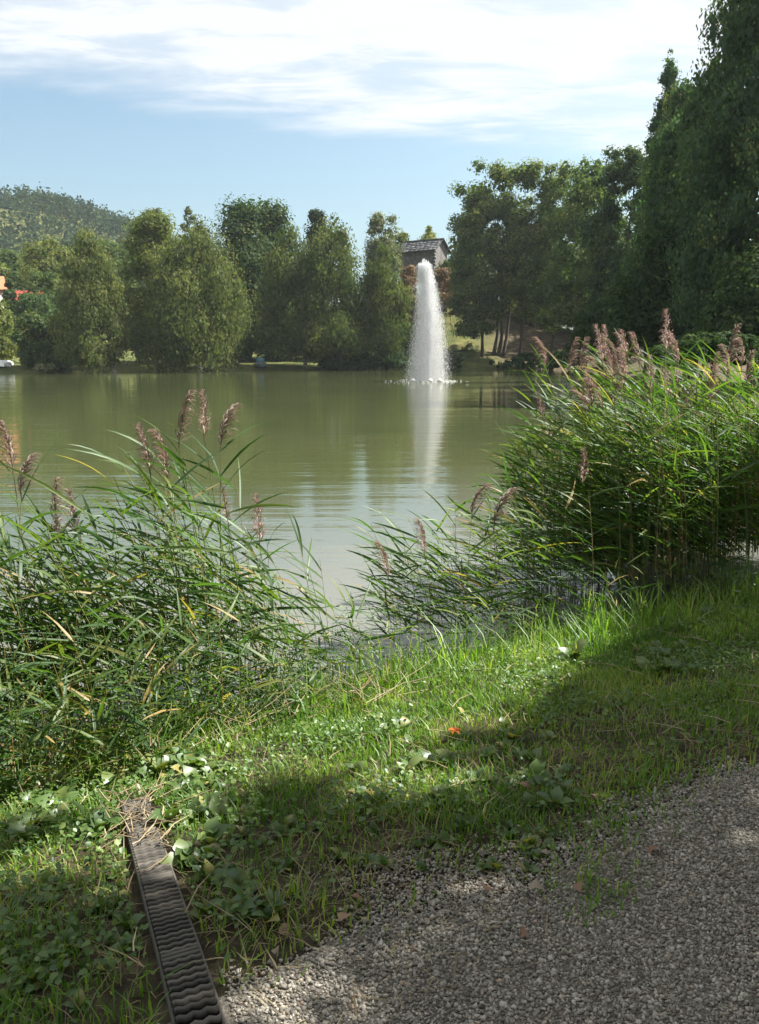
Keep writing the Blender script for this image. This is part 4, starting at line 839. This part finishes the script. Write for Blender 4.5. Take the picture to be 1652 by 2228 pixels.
def gravel():
    rng = np.random.default_rng(41); n = 290000; a = rng.uniform(-1.1, 2.9, n); s = rng.uniform(-1.9, .5, n); x, y = bank(a, s); z = ground_z(x, y)
    edge = s + (vnoise(x * 3.1, y * 3.1) - .5) * .55
    k = in_view(x, y, z, 30) & (rng.random(n) < 1 - sstep(edge, -.16, .28)) & (drain_dist(x, y) > .08); x, y, z = x[k][:46000], y[k][:46000], z[k][:46000]; n = len(x); print('gravel', n)
    oc = np.array([[1, 0, 0], [0, 1, 0], [-1, 0, 0], [0, -1, 0], [0, 0, 1], [0, 0, -1]], float); IF = np.array([[0, 1, 4], [1, 2, 4], [2, 3, 4], [3, 0, 4], [1, 0, 5], [2, 1, 5], [3, 2, 5], [0, 3, 5]])
    r = .0031 + .0046 * rng.random(n) ** 2.4
    S = (oc[None] + rng.normal(0, .28, (n, 6, 3))) * (r[:, None, None] * rng.uniform(.7, 1.4, (n, 1, 3)))
    q = rng.uniform(0, 6.283, n); cq, sq = np.cos(q), np.sin(q); tl = rng.normal(0, .5, n); ct, st = np.cos(tl), np.sin(tl)
    X = S[..., 0] * cq[:, None] - S[..., 1] * sq[:, None]; Yq = S[..., 0] * sq[:, None] + S[..., 1] * cq[:, None]; Zq = S[..., 2] * .7
    Y2 = Yq * ct[:, None] - Zq * st[:, None]; Z2 = Yq * st[:, None] + Zq * ct[:, None]
    V = np.stack([X + x[:, None], Y2 + y[:, None], Z2 + (z + .006 + r * .25)[:, None]], -1).reshape(-1, 3); F = (np.arange(n)[:, None, None] * 6 + IF[None]).reshape(-1, 3)
    m = plain_mat('gravel_stone', [(0, (.13, .12, .10)), (.35, (.24, .22, .185)), (.7, (.34, .315, .265)), (.92, (.47, .44, .385)), (1, (.38, .28, .20))], source='tint', rough=.85)
    tag(part('gravel', (V, F), m, tint=np.repeat(rng.random(n), 6)), 'loose grey and tan gravel stones on the path', 'gravel', kind='stuff')
gravel()

# ------------------------------------------------------------------ drain channel with a grating of wavy bars
def drain():
    M['cast'] = plain_mat('weathered_concrete_bar', [(0, (.045, .042, .036)), (1, (.11, .10, .085))], source='random', rough=.9)
    M['slot_shade'] = plain_mat('mud_and_slot_shade', [(.3, (.008, .008, .007)), (.7, (.02, .018, .014))], 20, .8)  # mud bed painted near-black to stand for the shade inside the slots
    root = tag(empty('drain_channel', (DR0[0], DR0[1], GZ(DR0[0], DR0[1]))), 'narrow drain channel with a grating of wavy bars crossing the bank', 'drain')
    L0, L1, step, W = -.75, 1.62, .029, .050; z0 = root.location[2]
    def pt(l, w, dz=0): x = DR0[0] + drn[0] * l + dpn[0] * w; y = DR0[1] + drn[1] * l + dpn[1] * w; xc, yc = DR0[0] + drn[0] * l, DR0[1] + drn[1] * l; return np.array([x - DR0[0], y - DR0[1], GZ(xc, yc) - z0 + dz])
    ls = np.linspace(L0, L1, 26)
    def strip(w0, w1, za, zb):
        V = np.array([p for l in ls for p in (pt(l, w0, za), pt(l, w0, zb), pt(l, w1, zb), pt(l, w1, za))]); F = []
        for i in range(len(ls) - 1):
            for k in range(4): F.append([4 * i + k, 4 * i + (k + 1) % 4, 4 * i + 4 + (k + 1) % 4, 4 * i + 4 + k])
        return V, np.array(F)
    for sg in (-1, 1): part('rim', strip(sg * W, sg * (W + .007), -.03, .026), M['cast'], root)
    part('channel_bed', strip(-W, W, -.03, .004), M['slot_shade'], root)
    n = 12; xs = np.linspace(-W + .001, W - .001, n + 1); zg = .0042 * np.sin(np.arange(n + 1) * np.pi / 2); hw = .0072; V, F = [], []
    for x, g in zip(xs, zg): V += [[x, g - hw, .014], [x, g - hw, .032], [x, g + hw, .032], [x, g + hw, .014]]
    for i in range(n):
        for k in range(4): F.append([4 * i + k, 4 * i + (k + 1) % 4, 4 * i + 4 + (k + 1) % 4, 4 * i + 4 + k])
    me = mesh('grating_bar', np.array(V), np.array(F), M['cast']); rz = math.atan2(dpn[1], dpn[0])
    jm = mesh('joint_plate', *merge(box(-W + .001, W - .001, -.017, -.002, .012, .033), box(-W + .001, W - .001, .002, .017, .012, .0335)), M['cast']); l = L0 + .02
    while l < L1:
        if int((l - L0) / .5) != int((l - L0 - step) / .5):
            o = obj('joint_plate', jm, root); o.location = tuple(pt(l, 0)); o.rotation_euler = (math.atan2(pt(l + .05, 0)[2] - pt(l - .05, 0)[2], .1), 0, rz); l += step; continue
        sl = math.atan2(pt(l + .05, 0)[2] - pt(l - .05, 0)[2], .1); o = obj('grating_bar', me, root); o.location = tuple(pt(l, 0)); o.rotation_euler = (sl, 0, rz); l += step
drain()

# ------------------------------------------------------------------ the tree beside the path that shades the foreground
def shade_tree():
    rng = np.random.default_rng(55)
    poly = np.array([(-400, 1880), (0, 1905), (240, 1935), (300, 1955), (400, 1895), (440, 1770), (560, 1775), (800, 1800), (1050, 1765), (1180, 1650), (1235, 1500), (1320, 1410), (1480, 1330), (1575, 1160), (1652, 1000), (2300, 900), (2600, 3600), (-900, 3600)], float)
    n = 15500; near_ = rng.random(n) < .72; gx, gy = np.where(near_, rng.uniform(-4.2, 6.0, n), rng.uniform(-10, 8, n)), np.where(near_, rng.uniform(-.6, 7.0, n), rng.uniform(-9, 7.0, n)); gz = ground_z(gx, gy); u, v, d = proj(np.stack([gx + (vnoise(gx * 2.1, gy * 2.1 + 50) - .5) * .55, gy + (vnoise(gx * 2.1 + 70, gy * 2.1) - .5) * .55, gz], -1)); inside = np.zeros(n, bool)
    for i in range(len(poly)):
        a, b = poly[i], poly[(i + 1) % len(poly)]; inside ^= ((a[1] > v) != (b[1] > v)) & (u < (b[0] - a[0]) * (v - a[1]) / (b[1] - a[1] + 1e-9) + a[0])
    behind = (d < .6) | (gy < .9); a_, s_ = to_as(gx, gy); ok = np.where(behind, s_ < 1.2, inside)
    hole = vnoise(gx * 2.3 + 60, gy * 2.3 + 13) > .94
    for hu, hv, hr in ((250, 2120, .12), (1340, 1752, .14), (980, 1985, .12), (740, 2160, .15), (520, 2200, .14)):
        hp = on_ground(hu, hv); hole |= np.hypot(gx - hp[0], gy - hp[1]) < hr
    ok &= ~hole; gx, gy, gz = gx[ok], gy[ok], gz[ok]
    t = rng.uniform(5.5, 10.5, len(gx)); P = np.stack([gx, gy, gz], 1) + SUN[None] * (t / SUN[2])[:, None]
    uu, vv, dd = proj(P); vis = (dd > 0) & (uu > -40) & (uu < W_PX + 40) & (vv > -60) & (vv < H_PX); P = P[~vis]; print('shade clumps', len(P))
    n = len(P); nl = 7; C = np.repeat(P, nl, 0) + rng.normal(0, .11, (n * nl, 3)); m = len(C)
    nor = unit(randunit(rng, m) * .8 + SUN * .8); ax = unit(np.cross(nor, randunit(rng, m))); si = np.cross(nor, ax); L = rng.uniform(.05, .085, (m, 1)); a, b = ax * L, si * L * .62
    b0 = np.array([10.2, 2.0, 0.]); b0[2] = GZ(b0[0], b0[1]) - .1
    root = tag(empty('unseen_lime_tree', tuple(b0)), 'tree beside the path whose crown shades the foreground from the right', 'tree')
    V = np.stack([C - a, C + b, C + a, C - b], 1).reshape(-1, 3) - b0
    part('crown', (V, np.arange(4 * m).reshape(m, 4)), M['green_leaf'], root, np.repeat(rng.random(m) * .7, 4))
    tp = np.linspace(0, 1, 8); T = np.stack([-.9 * tp ** 2, -.7 * tp ** 2, tp * 10], 1); part('trunk', tube(T, .27 * (1 - .75 * tp), 9), M['bark'], root, smooth=True)
    for q in rng.choice(n, 26, replace=False):
        e = P[q] - b0; hh = np.clip((e[2] - .35 * np.hypot(e[0], e[1])) / 10, .25, .95); p0 = np.array([np.interp(hh, tp, T[:, i]) for i in range(3)]); mid = (p0 + e) / 2 + np.array([0, 0, .35])
        part('limb', tube([p0, (p0 + mid) / 2, mid, e], [.08, .06, .035, .01], 5), M['bark'], root, smooth=True)
shade_tree()

def sky_blocking_tree(x, y, h, r, seed, label):  # unseen trees added around the camera to darken the foreground shade
    b = (x, y, GZ(x, y) - .05); t = tree('unseen_lime_tree', label, 'tree', b, b[2] + h, x - r, x + r, b[2] + 4.2, 'green_leaf', kind='broad', leaves=9000, leaf=.30, seed=seed, limbs=8, nclump=80, trunk_r=.26, core=.3); t['group'] = 'added unseen trees that block skylight behind the camera'
sky_blocking_tree(-3.5, -4.5, 12, 5.0, 91, 'added unseen tree behind the camera to the left, blocking skylight')
sky_blocking_tree(4.5, -3.0, 13, 5.5, 92, 'added unseen tree behind the camera to the right, blocking skylight')
sky_blocking_tree(9.5, -4.5, 13, 5.0, 93, 'added unseen tree to the far right of the camera, blocking skylight')

hz_m, hz_t, hz_o = mat_new('haze_air'); pv = hz_t.nodes.new('ShaderNodeVolumePrincipled')
pv.inputs['Color'].default_value = (.82, .95, 1, 1); pv.inputs['Density'].default_value = .0002; pv.inputs['Anisotropy'].default_value = .1
hz_t.links.new(pv.outputs[0], hz_o.inputs['Volume'])
tag(part('haze', box(-700, 700, -120, 900, -6, 130), hz_m), 'thin summer haze over the pond and hill', 'haze', kind='stuff')
